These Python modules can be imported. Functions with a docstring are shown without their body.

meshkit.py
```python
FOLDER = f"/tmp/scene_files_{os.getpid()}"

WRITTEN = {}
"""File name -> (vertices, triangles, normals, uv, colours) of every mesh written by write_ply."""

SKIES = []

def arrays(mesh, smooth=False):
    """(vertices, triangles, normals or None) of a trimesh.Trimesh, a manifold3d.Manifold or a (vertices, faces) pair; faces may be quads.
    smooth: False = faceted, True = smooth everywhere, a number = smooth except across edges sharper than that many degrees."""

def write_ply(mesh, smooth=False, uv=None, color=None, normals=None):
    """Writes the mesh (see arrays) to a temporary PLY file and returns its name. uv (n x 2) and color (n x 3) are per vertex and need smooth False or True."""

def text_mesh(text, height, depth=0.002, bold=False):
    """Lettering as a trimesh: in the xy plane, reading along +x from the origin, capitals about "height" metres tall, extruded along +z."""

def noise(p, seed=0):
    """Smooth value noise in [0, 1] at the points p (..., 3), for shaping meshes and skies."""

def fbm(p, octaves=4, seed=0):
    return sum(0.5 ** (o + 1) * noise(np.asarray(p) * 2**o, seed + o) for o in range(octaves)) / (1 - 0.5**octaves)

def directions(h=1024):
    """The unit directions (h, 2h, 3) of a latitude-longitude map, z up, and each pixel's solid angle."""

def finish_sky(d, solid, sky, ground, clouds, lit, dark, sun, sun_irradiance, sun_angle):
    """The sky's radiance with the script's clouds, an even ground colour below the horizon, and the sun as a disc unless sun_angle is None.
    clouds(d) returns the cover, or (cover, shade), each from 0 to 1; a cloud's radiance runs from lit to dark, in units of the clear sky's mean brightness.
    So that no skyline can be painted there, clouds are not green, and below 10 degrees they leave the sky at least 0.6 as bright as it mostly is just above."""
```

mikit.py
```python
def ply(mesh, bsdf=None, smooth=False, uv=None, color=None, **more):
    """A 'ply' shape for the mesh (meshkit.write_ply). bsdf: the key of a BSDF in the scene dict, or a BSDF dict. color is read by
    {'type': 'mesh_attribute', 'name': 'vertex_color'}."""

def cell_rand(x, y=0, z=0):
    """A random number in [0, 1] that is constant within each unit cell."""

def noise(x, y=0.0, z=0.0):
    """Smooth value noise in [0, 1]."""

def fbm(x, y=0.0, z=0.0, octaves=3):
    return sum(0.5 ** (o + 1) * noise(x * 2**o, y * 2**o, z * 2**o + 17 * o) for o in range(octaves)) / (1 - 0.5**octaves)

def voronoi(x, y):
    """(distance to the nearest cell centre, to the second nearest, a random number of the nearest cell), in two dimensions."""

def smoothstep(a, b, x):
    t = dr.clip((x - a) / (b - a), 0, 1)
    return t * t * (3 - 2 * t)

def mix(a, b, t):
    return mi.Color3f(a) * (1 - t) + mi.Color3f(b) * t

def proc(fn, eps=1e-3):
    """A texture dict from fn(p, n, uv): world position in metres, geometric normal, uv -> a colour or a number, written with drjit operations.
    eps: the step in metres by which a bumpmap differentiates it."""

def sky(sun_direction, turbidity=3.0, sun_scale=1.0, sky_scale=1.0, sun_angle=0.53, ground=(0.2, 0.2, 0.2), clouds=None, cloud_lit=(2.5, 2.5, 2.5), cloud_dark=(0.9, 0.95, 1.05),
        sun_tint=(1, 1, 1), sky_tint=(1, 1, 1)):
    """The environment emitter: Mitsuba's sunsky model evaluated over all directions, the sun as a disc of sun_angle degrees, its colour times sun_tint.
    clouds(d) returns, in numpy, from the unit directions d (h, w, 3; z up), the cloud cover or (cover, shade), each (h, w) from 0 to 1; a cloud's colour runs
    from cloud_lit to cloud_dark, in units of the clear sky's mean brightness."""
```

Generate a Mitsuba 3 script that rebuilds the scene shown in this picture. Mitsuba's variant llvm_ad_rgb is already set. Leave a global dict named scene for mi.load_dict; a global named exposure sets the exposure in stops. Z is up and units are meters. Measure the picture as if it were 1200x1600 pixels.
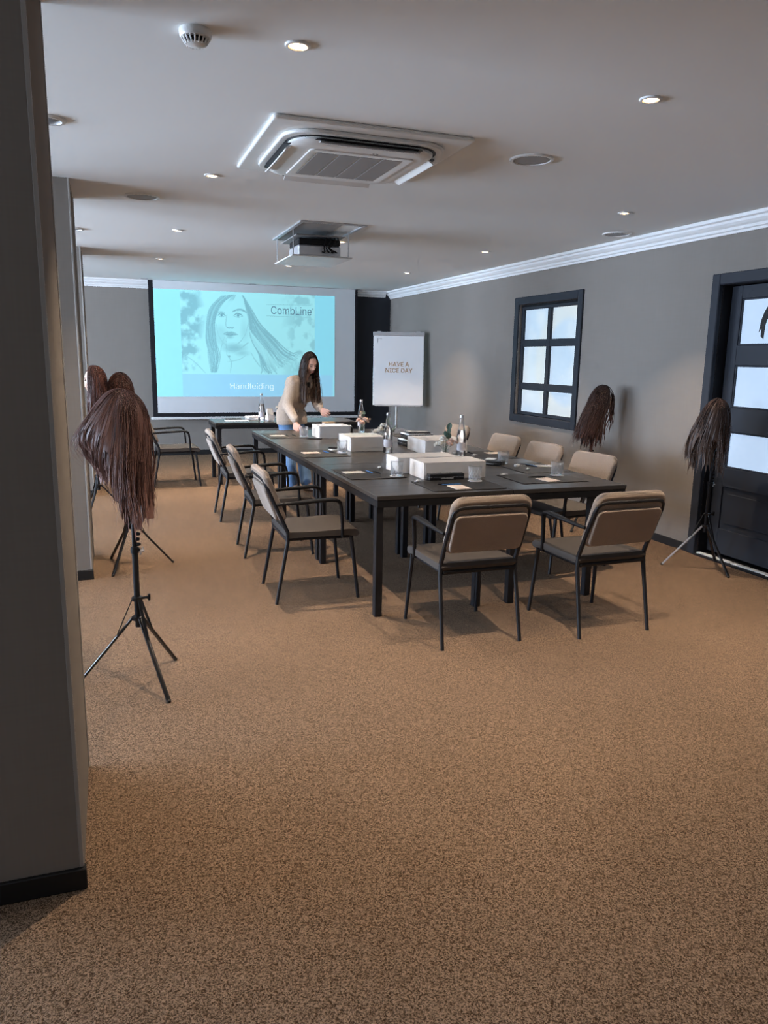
import math, random
import numpy as np, trimesh, mitsuba as mi, drjit as dr
import manifold3d as m3
import mikit, meshkit
from mikit import ply, proc, noise, fbm, smoothstep, mix, voronoi, cell_rand

random.seed(7)
RNG = np.random.default_rng(7)
T = mi.ScalarTransform4f
scene, labels = {}, {}

# ------------------------------------------------------------------ camera, light, exposure
exposure = 0.10
EYE = np.array([0.0, 0.0, 1.56])
YAW, PITCH, ROLL, FOCAL = 0.34616, -0.19790, 0.016988, 1196.76
_f = np.array([math.sin(YAW) * math.cos(PITCH), math.cos(YAW) * math.cos(PITCH), math.sin(PITCH)])
_r = np.array([math.cos(YAW), -math.sin(YAW), 0.0])
_u = np.cross(_r, _f)
_up = -_r * math.sin(ROLL) + _u * math.cos(ROLL)
scene['camera'] = {'type': 'perspective', 'fov': math.degrees(2 * math.atan(600 / FOCAL)), 'fov_axis': 'x', 'near_clip': 0.05, 'far_clip': 60.0,
                   'to_world': T().look_at(origin=EYE.tolist(), target=(EYE + _f).tolist(), up=_up.tolist())}
SPOT_WARM = (1.0, 0.79, 0.58)
SPOT_POWER = 20.0
LAMP_GLOW = (9.0, 5.2, 2.3)
DAY_LEFT = (29.0, 36.5, 47.5)        # daylight behind the frosted panes of the far left wall
DAY_RIGHT = (0.40, 0.54, 0.74)       # the lit passage behind the frosted panes of the right wall
SCREEN_GAIN = 0.56

# ------------------------------------------------------------------ room numbers (metres)
XW, YB, ZC = 4.563, 12.53, 2.655
XL, YF = -6.6, -2.6
TT = 0.76                            # table top height

# ------------------------------------------------------------------ mesh helpers
def M(v, f):
    return trimesh.Trimesh(np.asarray(v, float), np.asarray(f, int), process=False)

def cat(*ms):
    return trimesh.util.concatenate([m for m in ms])

def loft(rings, cap0=True, cap1=True):
    rings = [np.asarray(r, float) for r in rings]
    k = len(rings[0]); v = np.vstack(rings); f = []
    for i in range(len(rings) - 1):
        a = i * k + np.arange(k); b = i * k + (np.arange(k) + 1) % k
        f.append(np.stack([a, b, b + k], 1)); f.append(np.stack([a, b + k, a + k], 1))
    n = len(v); extra = []
    if cap0:
        extra.append(rings[0].mean(0)); c = n; n += 1
        a = np.arange(k); f.append(np.stack([(a + 1) % k, a, a * 0 + c], 1))
    if cap1:
        extra.append(rings[-1].mean(0)); c = n; n += 1
        o = (len(rings) - 1) * k; a = np.arange(k); f.append(np.stack([o + a, o + (a + 1) % k, a * 0 + c], 1))
    if extra: v = np.vstack([v, extra])
    return M(v, np.vstack(f))

def rrect(w, h, r, n=5):
    r = max(min(r, w / 2 - 1e-5, h / 2 - 1e-5), 1e-5); p = []
    for cx, cy, a0 in ((1, 1, 0), (-1, 1, 90), (-1, -1, 180), (1, -1, 270)):
        for t in np.linspace(0, 90, n):
            a = math.radians(a0 + t); p.append((cx * (w / 2 - r) + r * math.cos(a), cy * (h / 2 - r) + r * math.sin(a)))
    return np.array(p)

def pad(w, h, t, r, b, n=5, nb=4):
    """A rounded slab: w by h in x and y, from z 0 to t, corner radius r, edge rounding b."""
    rings = []
    for z0, s in ((0, 1), (t, -1)):
        seq = []
        for a in np.linspace(0, 90, nb):
            i = b * (1 - math.sin(math.radians(a))); z = z0 + s * b * (1 - math.cos(math.radians(a)))
            q = rrect(w - 2 * i, h - 2 * i, r - i if r > i else 1e-4, n)
            seq.append(np.column_stack([q, np.full(len(q), z)]))
        rings += seq if s == 1 else seq[::-1]
    return loft(rings)

def cbox(sx, sy, sz, b=0.002):
    """A box centred on x and y, from z 0 to sz, with chamfered edges."""
    return pad(sx, sy, sz, b, b, n=2, nb=2)

def box(x0, x1, y0, y1, z0, z1, b=0.0):
    if b:
        m = cbox(x1 - x0, y1 - y0, z1 - z0, b); m.apply_translation([(x0 + x1) / 2, (y0 + y1) / 2, z0]); return m
    m = trimesh.creation.box([x1 - x0, y1 - y0, z1 - z0]); m.apply_translation([(x0 + x1) / 2, (y0 + y1) / 2, (z0 + z1) / 2])
    return M(m.vertices, m.faces)

def tube(pts, rad, sides=8, caps=True):
    p = np.asarray(pts, float); rad = np.broadcast_to(rad, (len(p),))
    t = np.gradient(p, axis=0); t /= np.linalg.norm(t, axis=1, keepdims=True) + 1e-12
    a = np.cross(t[0], [0, 0, 1] if abs(t[0][2]) < 0.9 else [1, 0, 0]); a /= np.linalg.norm(a)
    rings = []; ang = np.arange(sides) * 2 * math.pi / sides
    for i in range(len(p)):
        a = a - t[i] * (a @ t[i]); a /= np.linalg.norm(a) + 1e-12; b = np.cross(t[i], a)
        rings.append(p[i] + rad[i] * (np.cos(ang)[:, None] * a + np.sin(ang)[:, None] * b))
    return loft(rings, caps, caps)

def curve(pts, n=6):
    """Catmull-Rom through the points."""
    p = np.asarray(pts, float); q = np.vstack([2 * p[0] - p[1], p, 2 * p[-1] - p[-2]]); out = []
    for i in range(len(p) - 1):
        a, b, c, d = q[i:i + 4]
        for t in np.linspace(0, 1, n, endpoint=False):
            out.append(0.5 * (2 * b + (c - a) * t + (2 * a - 5 * b + 4 * c - d) * t * t + (3 * b - a - 3 * c + d) * t ** 3))
    out.append(p[-1]); return np.array(out)

def bar(pts, w, h, side=(1, 0, 0)):
    """A flat bar of width w along `side` and thickness h swept along the points."""
    p = np.asarray(pts, float); t = np.gradient(p, axis=0); t /= np.linalg.norm(t, axis=1, keepdims=True)
    w = np.broadcast_to(w, (len(p),)); h = np.broadcast_to(h, (len(p),)); rings = []
    for i in range(len(p)):
        s = np.asarray(side, float); s = s - t[i] * (s @ t[i]); s /= np.linalg.norm(s); n = np.cross(s, t[i])
        q = rrect(w[i], h[i], min(w[i], h[i]) * 0.42, 3)
        rings.append(p[i] + q[:, :1] * s + q[:, 1:] * n)
    return loft(rings)

def lathe(prof, n=32, close=False):
    prof = np.asarray(prof, float); ang = np.arange(n) * 2 * math.pi / n
    rings = [np.column_stack([r * np.cos(ang), r * np.sin(ang), np.full(n, z)]) for r, z in prof]
    m = loft(rings, prof[0][0] > 1e-6 and not close, prof[-1][0] > 1e-6 and not close)
    m.merge_vertices(); m.update_faces(m.nondegenerate_faces()); m.remove_unreferenced_vertices()
    if m.volume < 0: m.invert()
    return m

def fix(m):
    if m.volume < 0: m.invert()
    return m

def mv(m, loc=(0, 0, 0), rz=0.0, rx=0.0, ry=0.0, s=None):
    m = m.copy(); A = np.eye(4)
    if s is not None: A = np.diag([*np.broadcast_to(s, 3), 1.0]) @ A
    for ang, ax in ((rx, [1, 0, 0]), (ry, [0, 1, 0]), (rz, [0, 0, 1])):
        if ang: A = trimesh.transformations.rotation_matrix(math.radians(ang), ax) @ A
    A = trimesh.transformations.translation_matrix(loc) @ A
    m.apply_transform(A); return m

def mat(loc=(0, 0, 0), rz=0.0, s=1.0):
    return T().translate(list(map(float, loc))).rotate([0, 0, 1], float(rz)).scale(s)

# ------------------------------------------------------------------ scene helpers
def free(key):
    if key not in _used: _used.add(key); return key
    i = 1
    while f'{key}_{i:03d}' in _used: i += 1
    k = f'{key}_{i:03d}'; _used.add(k); return k
_used = set()

def thing(name, label, cat_, group=None):
    k = free(name); labels[k] = {'label': label, 'category': cat_}
    if group: labels[k]['group'] = group
    return k

def single(name, mesh, bsdf, label, cat_, group=None, smooth=35, **more):
    k = thing(name, label, cat_, group); scene[k] = ply(mesh, bsdf, smooth, **more); return k

def part(parent, name, mesh, bsdf, label=None, smooth=35, **more):
    k = free(f'{parent}__{name}')
    scene[k] = ply(mesh, bsdf, smooth, **more)
    if label: labels[k] = {'label': label}
    return k

def struct(name, mesh, bsdf, label=None, smooth=False, **more):
    k = free(name); scene[k] = ply(mesh, bsdf, smooth, **more); labels[k] = {'kind': 'structure'}
    if label: labels[k]['label'] = label
    return k

def proto(parts):
    """[(part name, mesh, bsdf, smooth, label)] -> shape dicts made once and shared by every copy."""
    return [(n, ply(m, b, s), l) for n, m, b, s, l in parts]

def stamp(name, pr, label, cat_, group, loc=(0, 0, 0), rz=0.0):
    k = thing(name, label, cat_, group); A = mat(loc, rz)
    for n, d, l in pr:
        kk = k
        top = n.split('__')
        kk = free(f'{k}__{n}')
        scene[kk] = {**d, 'to_world': A}
        if l: labels[kk] = {'label': l}
    return k

# ------------------------------------------------------------------ materials
def rgb(*c): return {'type': 'rgb', 'value': [float(x) for x in (c if len(c) == 3 else c * 3)]}
def s2l(r, g, b): return [(x / 255 / 12.92 if x <= 10 else ((x / 255 + 0.055) / 1.055) ** 2.4) for x in (r, g, b)]
def two(d): return {'type': 'twosided', 'bsdf': d}
def pr(color, rough=0.5, spec=0.5, metal=0.0, **k):
    c = color if isinstance(color, dict) else rgb(*color)
    return two({'type': 'principled', 'base_color': c, 'roughness': rough, 'specular': spec, 'metallic': metal, **k})

def carpet_fn(p, n, uv):
    a = noise(p.x * 470, p.y * 470); b = noise(p.x * 250 + 31, p.y * 250); c = fbm(p.x * 1.7, p.y * 1.7)
    t = a * 0.55 + b * 0.45
    base = mix((0.052, 0.031, 0.019), (0.345, 0.240, 0.166), smoothstep(0.16, 0.90, t))
    return base * (0.88 + 0.24 * c)
def carpet_h(p, n, uv): return noise(p.x * 470, p.y * 470) * 0.6 + noise(p.x * 250 + 31, p.y * 250) * 0.4
scene['carpet'] = {'type': 'bumpmap', 'arbitrary': proc(carpet_h, 2e-3), 'scale': 0.004, 'bsdf': {'type': 'diffuse', 'reflectance': proc(carpet_fn)}}

def cloth_wall(p, n, uv):
    u = p.x + p.y
    warp = noise(u * 260, p.z * 9.0); weft = noise(u * 9.0, p.z * 260); strip = noise(u * 2.3, p.z * 0.12)
    t = 0.28 + warp * 0.12 + weft * 0.10 + strip * 0.25
    return mix((0.200, 0.178, 0.158), (0.284, 0.257, 0.230), t)
scene['wall_cloth'] = {'type': 'diffuse', 'reflectance': proc(cloth_wall)}
scene['ceiling_paint'] = {'type': 'diffuse', 'reflectance': rgb(0.855, 0.880, 0.872)}
scene['white_paint'] = pr((0.78, 0.78, 0.77), 0.45, 0.4)
scene['dark_wall'] = pr((0.022, 0.024, 0.030), 0.7, 0.3)
scene['black_skirting'] = pr((0.016, 0.015, 0.015), 0.55, 0.25)
scene['casing_paint'] = pr((0.024, 0.028, 0.037), 0.5, 0.25)
scene['casing_dark'] = pr((0.009, 0.009, 0.011), 0.55, 0.2)
scene['bead_metal'] = pr((0.33, 0.31, 0.29), 0.45, 0.5)
scene['white_plastic'] = pr((0.70, 0.70, 0.68), 0.38, 0.5)
scene['grey_plastic'] = pr((0.26, 0.255, 0.25), 0.5, 0.4)
scene['black_plastic'] = pr((0.010, 0.010, 0.011), 0.42, 0.22)
scene['black_gloss'] = pr((0.008, 0.008, 0.009), 0.18, 0.5)
scene['black_metal'] = pr((0.012, 0.012, 0.014), 0.40, 0.28)
scene['chrome'] = {'type': 'roughconductor', 'material': 'Cr', 'alpha': 0.18}
scene['alu'] = pr((0.62, 0.63, 0.65), 0.35, 0.5, 0.6)

def table_fn(p, n, uv):
    g = fbm(p.x * 3.0, p.y * 40.0); h = noise(p.x * 9, p.y * 160)
    return mix((0.026, 0.0225, 0.020), (0.044, 0.038, 0.034), g * 0.7 + h * 0.3)
scene['table_wood'] = two({'type': 'principled', 'base_color': proc(table_fn), 'roughness': 0.30, 'specular': 0.55})
scene['leather'] = pr((0.026, 0.023, 0.021), 0.5, 0.3)

def taupe_fn(p, n, uv):
    w = noise(p.x * 420, p.y * 420, p.z * 420); l = fbm(p.x * 6, p.y * 6, p.z * 6)
    return mix((0.200, 0.160, 0.130), (0.345, 0.282, 0.235), w * 0.6 + l * 0.4)
scene['taupe_cloth'] = two({'type': 'principled', 'base_color': proc(taupe_fn), 'roughness': 0.85, 'specular': 0.2, 'sheen': 0.4})
scene['seat_cloth'] = pr((0.058, 0.049, 0.043), 0.6, 0.3)
scene['paper'] = {'type': 'twosided', 'bsdf': {'type': 'diffuse', 'reflectance': rgb(0.80, 0.76, 0.72)}}
scene['note_paper'] = {'type': 'twosided', 'bsdf': {'type': 'diffuse', 'reflectance': rgb(0.82, 0.70, 0.62)}}
scene['white_paper'] = {'type': 'twosided', 'bsdf': {'type': 'diffuse', 'reflectance': rgb(0.88, 0.88, 0.88)}}
scene['screen_fabric'] = {'type': 'twosided', 'bsdf': {'type': 'diffuse', 'reflectance': rgb(0.70, 0.71, 0.72)}}
scene['slide_cloth'] = two({'type': 'diffuse', 'reflectance': {'type': 'mesh_attribute', 'name': 'vertex_color'}})
scene['slide_ink'] = two({'type': 'diffuse', 'reflectance': rgb(0.12, 0.2, 0.25)})
scene['carton'] = pr((0.74, 0.69, 0.64), 0.6, 0.3)
scene['gold_print'] = {'type': 'twosided', 'bsdf': {'type': 'diffuse', 'reflectance': rgb(0.46, 0.30, 0.18)}}
scene['blue_plastic'] = pr((0.03, 0.12, 0.30), 0.25, 0.5)
scene['red_print'] = {'type': 'diffuse', 'reflectance': rgb(0.55, 0.10, 0.10)}
scene['pink_label'] = {'type': 'diffuse', 'reflectance': rgb(0.75, 0.70, 0.72)}
scene['glass'] = {'type': 'dielectric', 'int_ior': 1.5}
scene['cut_glass'] = pr((0.92, 0.94, 0.96), 0.12, 0.6)
scene['thin_glass'] = {'type': 'thindielectric', 'int_ior': 1.5}
scene['water'] = {'type': 'dielectric', 'int_ior': 1.33}
scene['petal'] = two({'type': 'diffuse', 'reflectance': rgb(0.78, 0.60, 0.50)})
scene['petal_white'] = two({'type': 'diffuse', 'reflectance': rgb(0.78, 0.74, 0.66)})
scene['leaf'] = pr((0.045, 0.075, 0.055), 0.5, 0.4)
scene['stem'] = pr((0.06, 0.09, 0.04), 0.6, 0.3)
scene['skin'] = pr((0.56, 0.33, 0.25), 0.5, 0.4)
scene['doll_skin'] = pr((0.55, 0.36, 0.27), 0.45, 0.4)
scene['lip'] = pr((0.36, 0.12, 0.11), 0.45, 0.4)
scene['eye_white'] = pr((0.7, 0.68, 0.66), 0.2, 0.5)
scene['eye_dark'] = pr((0.03, 0.018, 0.012), 0.3, 0.5)
def tweed_fn(p, n, uv):
    w = noise(p.x * 300, p.y * 300, p.z * 300); s = noise(p.x * 60, p.y * 60, p.z * 60)
    return mix((0.40, 0.32, 0.26), (0.60, 0.51, 0.43), w * 0.7 + s * 0.3)
scene['tweed'] = two({'type': 'diffuse', 'reflectance': proc(tweed_fn)})
scene['denim'] = pr((0.17, 0.30, 0.52), 0.8, 0.2)
scene['black_cloth'] = pr((0.015, 0.015, 0.017), 0.8, 0.2)
scene['button'] = pr((0.10, 0.08, 0.06), 0.3, 0.5)
scene['hair'] = two({'type': 'principled', 'base_color': {'type': 'mesh_attribute', 'name': 'vertex_color'}, 'roughness': 0.46, 'specular': 0.4})
scene['frosted'] = pr((0.16, 0.18, 0.20), 0.15, 0.5)
scene['tape'] = pr((0.72, 0.72, 0.70), 0.5, 0.3)

# ------------------------------------------------------------------ the room shell
struct('floor', box(XL - 0.2, XW + 0.4, YF - 0.2, YB + 0.2, -0.1, 0.0), 'carpet', 'speckled brown carpet over the whole floor')
CSTEP = 3.24
struct('ceiling', cat(box(XL - 0.2, XW + 0.2, CSTEP, YB + 0.2, ZC, ZC + 0.1), box(XL - 0.2, XW + 0.2, YF - 0.2, CSTEP, ZC - 0.004, ZC + 0.1)), 'ceiling_paint', 'white plaster ceiling with recessed spots')
W0, W1, WZ0, WZ1 = 6.93, 8.12, 0.92, 2.19          # window opening in the right wall
D0, D1, DZ = 4.00, 4.97, 2.17                      # door opening
struct('wall_right', cat(box(XW, XW + 0.2, YF - 0.2, D0, 0, ZC), box(XW, XW + 0.2, D0, D1, DZ, ZC), box(XW, XW + 0.2, D1, W0, 0, ZC),
                         box(XW, XW + 0.2, W0, W1, 0, WZ0), box(XW, XW + 0.2, W0, W1, WZ1, ZC), box(XW, XW + 0.2, W1, YB + 0.2, 0, ZC)), 'wall_cloth', 'taupe woven wall covering')
struct('wall_back', cat(box(XL, 3.86, YB, YB + 0.2, 0, ZC)), 'wall_cloth', 'grey back wall behind the projection screen')
struct('wall_back_panel', box(3.86, XW, YB - 0.02, YB + 0.2, 0, ZC), 'dark_wall', 'dark painted wall section between screen and corner')
struct('wall_front', box(XL, XW, YF - 0.2, YF, 0, ZC), 'wall_cloth')
LW = [(2.9, 5.4), (6.2, 8.9), (9.7, 12.2)]
struct('wall_left', cat(box(XL - 0.2, XL, YF - 0.2, LW[0][0], 0, ZC), box(XL - 0.2, XL, LW[0][1], LW[1][0], 0, ZC), box(XL - 0.2, XL, LW[1][1], LW[2][0], 0, ZC), box(XL - 0.2, XL, LW[2][1], YB + 0.2, 0, ZC),
                        *[box(XL - 0.2, XL, a, b, z0, z1) for a, b in LW for z0, z1 in ((0, 0.75), (2.25, ZC))]), 'wall_cloth')

def sweep_profile(prof, a, b, axis):
    """Profile (d from the wall, z) swept from a to b along x or y."""
    rings = []
    for s in (a, b):
        if axis == 'y': rings.append([(XW - d, s, z) for d, z in prof])
        else: rings.append([(s, YB - d, z) for d, z in prof])
    return fix(loft(rings))
CORN = [(0, 2.535), (0.012, 2.535), (0.016, 2.552), (0.030, 2.560), (0.034, 2.578), (0.052, 2.590), (0.066, 2.606), (0.070, 2.622), (0.088, 2.632), (0.092, ZC), (0, ZC)]
struct('trim_1', sweep_profile(CORN, YF, YB, 'y'), 'white_paint', 'white stepped cornice along the right wall')
struct('trim_2', sweep_profile(CORN, XL, XW - 0.092, 'x'), 'white_paint', 'white stepped cornice along the back wall')
struct('baseboard_right', cat(box(XW - 0.012, XW, D1 + 0.08, YB, 0, 0.068, 0.003), box(XW - 0.012, XW, YF, D0 - 0.08, 0, 0.068, 0.003)), 'black_skirting', 'black skirting along the right wall')
struct('baseboard_back', box(XL, XW - 0.012, YB - 0.035, YB - 0.02, 0, 0.075, 0.003), 'black_skirting', 'black skirting along the back wall')

for k, (py0, py1) in enumerate(((2.19, 2.92), (5.58, 6.28), (8.98, 9.7))):
    x1 = (-0.135, -0.158, -0.185)[k]; x0 = x1 - 0.64
    n = struct('pillar', box(x0, x1 - 0.004, py0 + 0.004, py1, 0, ZC), 'wall_cloth', ('near square pillar in taupe covering at the left edge', 'second square pillar, behind the near one', 'third square pillar, farthest from the camera')[k])
    part(n, 'corner_bead', cat(box(x1 - 0.012, x1, py0, py0 + 0.012, 0.07, ZC, 0.002), box(x1 - 0.012, x1, py1 - 0.012, py1 + 0.002, 0.0, ZC, 0.002)), 'bead_metal', 'pale metal corner bead')
    part(n, 'skirting', box(x0 - 0.008, x1 + 0.006, py0 - 0.009, py0 + 0.02, 0, 0.068, 0.003), 'black_skirting', 'black skirting strip')

def quad_x(x, y0, y1, z0, z1, face=-1):
    """A vertical sheet across x, facing -x or +x."""
    v = [(x, y0, z0), (x, y1, z0), (x, y1, z1), (x, y0, z1)]
    return M(v, [[0, 2, 1], [0, 3, 2]] if face < 0 else [[0, 1, 2], [0, 2, 3]])

def frame_x(x0, x1, y0, y1, z0, z1, w, b=0.004):
    return cat(box(x0, x1, y0, y0 + w, z0, z1, b), box(x0, x1, y1 - w, y1, z0, z1, b), box(x0, x1, y0 + w, y1 - w, z0, z0 + w, b), box(x0, x1, y0 + w, y1 - w, z1 - w, z1, b))

def emit(c, weight=1.0): return {'type': 'area', 'radiance': c if isinstance(c, dict) else rgb(*c), 'sampling_weight': float(weight)}

# window in the right wall: casing, sash bars, six frosted lit panes
def pane_glow(p, n, uv):
    # the frosted film has a pale printed sweep on it; the passage behind is evenly lit
    s = fbm(p.y * 2.2 + 5, p.z * 2.2, 3.0); r = dr.sqrt(dr.square(p.y - 7.15) + dr.square(p.z - 1.55))
    arc = smoothstep(0.42, 0.50, r) * (1 - smoothstep(0.60, 0.72, r))
    c = mix((0.38, 0.50, 0.64), (0.52, 0.60, 0.66), smoothstep(0.35, 0.65, s))
    return mix(c, (0.60, 0.60, 0.50), arc * 0.5)
labels['window_1'] = {'kind': 'structure', 'label': 'six pane frosted window in a dark frame on the right wall'}; _used.add('window_1')
part('window_1', 'casing', frame_x(XW - 0.022, XW + 0.03, W0 - 0.10, W1 + 0.09, WZ0 - 0.065, WZ1 + 0.085, 0.085, 0.006), 'casing_paint')
part('window_1', 'jamb_lining', frame_x(XW + 0.0301, XW + 0.19, W0 - 0.015, W1 + 0.015, WZ0 - 0.0, WZ1 + 0.0, 0.022), 'casing_dark')
part('window_1', 'sash_frame', frame_x(XW + 0.03, XW + 0.075, W0 + 0.007, W1 - 0.007, WZ0 + 0.022, WZ1 - 0.022, 0.035), 'casing_paint')
ym = (W0 + W1) / 2
zs = [WZ0 + 0.057, 1.27, 1.76, WZ1 - 0.057]
part('window_1', 'mullion', box(XW + 0.032, XW + 0.072, ym - 0.032, ym + 0.032, zs[0], zs[3], 0.004), 'casing_paint')
for z in zs[1:3]:
    for a, b in ((W0 + 0.042, ym - 0.032), (ym + 0.032, W1 - 0.042)):
        part('window_1', 'glazing_bar', box(XW + 0.033, XW + 0.071, a, b, z - 0.04, z + 0.04, 0.004), 'casing_paint')
for i, (za, zb) in enumerate(((zs[0], zs[1] - 0.04), (zs[1] + 0.04, zs[2] - 0.04), (zs[2] + 0.04, zs[3]))):
    for a, b in ((W0 + 0.042, ym - 0.032), (ym + 0.032, W1 - 0.042)):
        part('window_1', 'pane', quad_x(XW + 0.062, a, b, za, zb), 'frosted', smooth=False, uv=np.array([[0, 0], [1, 0], [1, 1], [0, 1.0]]), emitter=emit(proc(pane_glow), 0.25))
part('window_1', 'backing_board', box(XW + 0.0751, XW + 0.0951, W0 + 0.007, W1 - 0.007, WZ0 + 0.022, WZ1 - 0.022), 'casing_dark')

# glazed door in the right wall
labels['door_1'] = {'kind': 'structure', 'label': 'black door with three frosted panes at the right edge'}; _used.add('door_1')
c = 0.08
part('door_1', 'casing', cat(box(XW - 0.024, XW + 0.02, D1 - 0.005, D1 + c, 0, DZ + c, 0.006), box(XW - 0.024, XW + 0.02, D0 - c, D0 + 0.005, 0, DZ + c, 0.006), box(XW - 0.024, XW + 0.02, D0 + 0.005, D1 - 0.005, DZ - 0.005, DZ + c, 0.006)), 'casing_paint')
part('door_1', 'jamb_lining', cat(box(XW + 0.02, XW + 0.2, D1 - 0.006, D1 + 0.02, 0, DZ, 0.003), box(XW + 0.02, XW + 0.2, D0 - 0.02, D0 + 0.006, 0, DZ, 0.003), box(XW + 0.02, XW + 0.2, D0, D1, DZ - 0.006, DZ + 0.02, 0.003)), 'casing_dark')
LX = XW + 0.105
L0, L1 = D0 + 0.01, D1 - 0.01
part('door_1', 'stile', box(LX, LX + 0.042, L1 - 0.105, L1, 0.035, DZ - 0.012, 0.003), 'casing_paint')
part('door_1', 'stile', box(LX, LX + 0.042, L0, L0 + 0.105, 0.035, DZ - 0.012, 0.003), 'casing_paint')
P0, P1 = L0 + 0.105, L1 - 0.105
for za, zb in ((0.035, 0.24), (0.585, 0.742), (1.032, 1.222), (1.552, 1.706), (2.06, DZ - 0.012)):
    part('door_1', 'rail', box(LX, LX + 0.042, P0, P1, za, zb, 0.003), 'casing_paint')
part('door_1', 'lower_panel', cat(box(LX + 0.014, LX + 0.03, P0, P1, 0.24, 0.585), box(LX + 0.006, LX + 0.014, P0 + 0.05, P1 - 0.05, 0.29, 0.535, 0.004)), 'casing_paint')
for za, zb in ((0.742, 1.032), (1.222, 1.552), (1.706, 2.06)):
    part('door_1', 'pane', quad_x(LX + 0.022, P0, P1, za, zb), 'frosted', smooth=False, emitter=emit(DAY_RIGHT, 0.4))
    part('door_1', 'pane_bead', frame_x(LX + 0.006, LX + 0.021, P0, P1, za, zb, 0.012, 0.003), 'casing_paint')
part('door_1', 'backing_board', box(LX + 0.043, LX + 0.06, L0, L1, 0.035, DZ - 0.012), 'casing_dark')
import shapely.geometry as sg
pts = np.array([(0, 0.0), (0.012, 0.09), (0.035, 0.15), (0.075, 0.21), (0.20, 0.25), (0.32, 0.22), (0.36, 0.13), (0.34, 0.02), (0.30, 0.10), (0.25, 0.12), (0.22, 0.03), (0.18, -0.04), (0.15, 0.07), (0.10, 0.09), (0.07, 0.10), (0.055, 0.05), (0.052, -0.05), (0.022, -0.03), (0.02, 0.03)])
dm = trimesh.creation.extrude_polygon(sg.Polygon(pts).buffer(0), 0.0015, engine='earcut')
v = dm.vertices; dm = M(np.column_stack([LX + 0.0205 - v[:, 2], 4.672 - v[:, 0], 1.80 + v[:, 1]]), dm.faces)
part('door_1', 'window_sticker', fix(dm), 'black_plastic', 'dark sticker on the top pane', smooth=False)
struct('door_1__threshold', cat(box(XW - 0.03, XW + 0.19, D0 + 0.006, D1 - 0.006, 0.0, 0.012, 0.003)), 'casing_dark'); labels['door_1__threshold'] = {'label': 'dark door sill'}
tp = []
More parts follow.
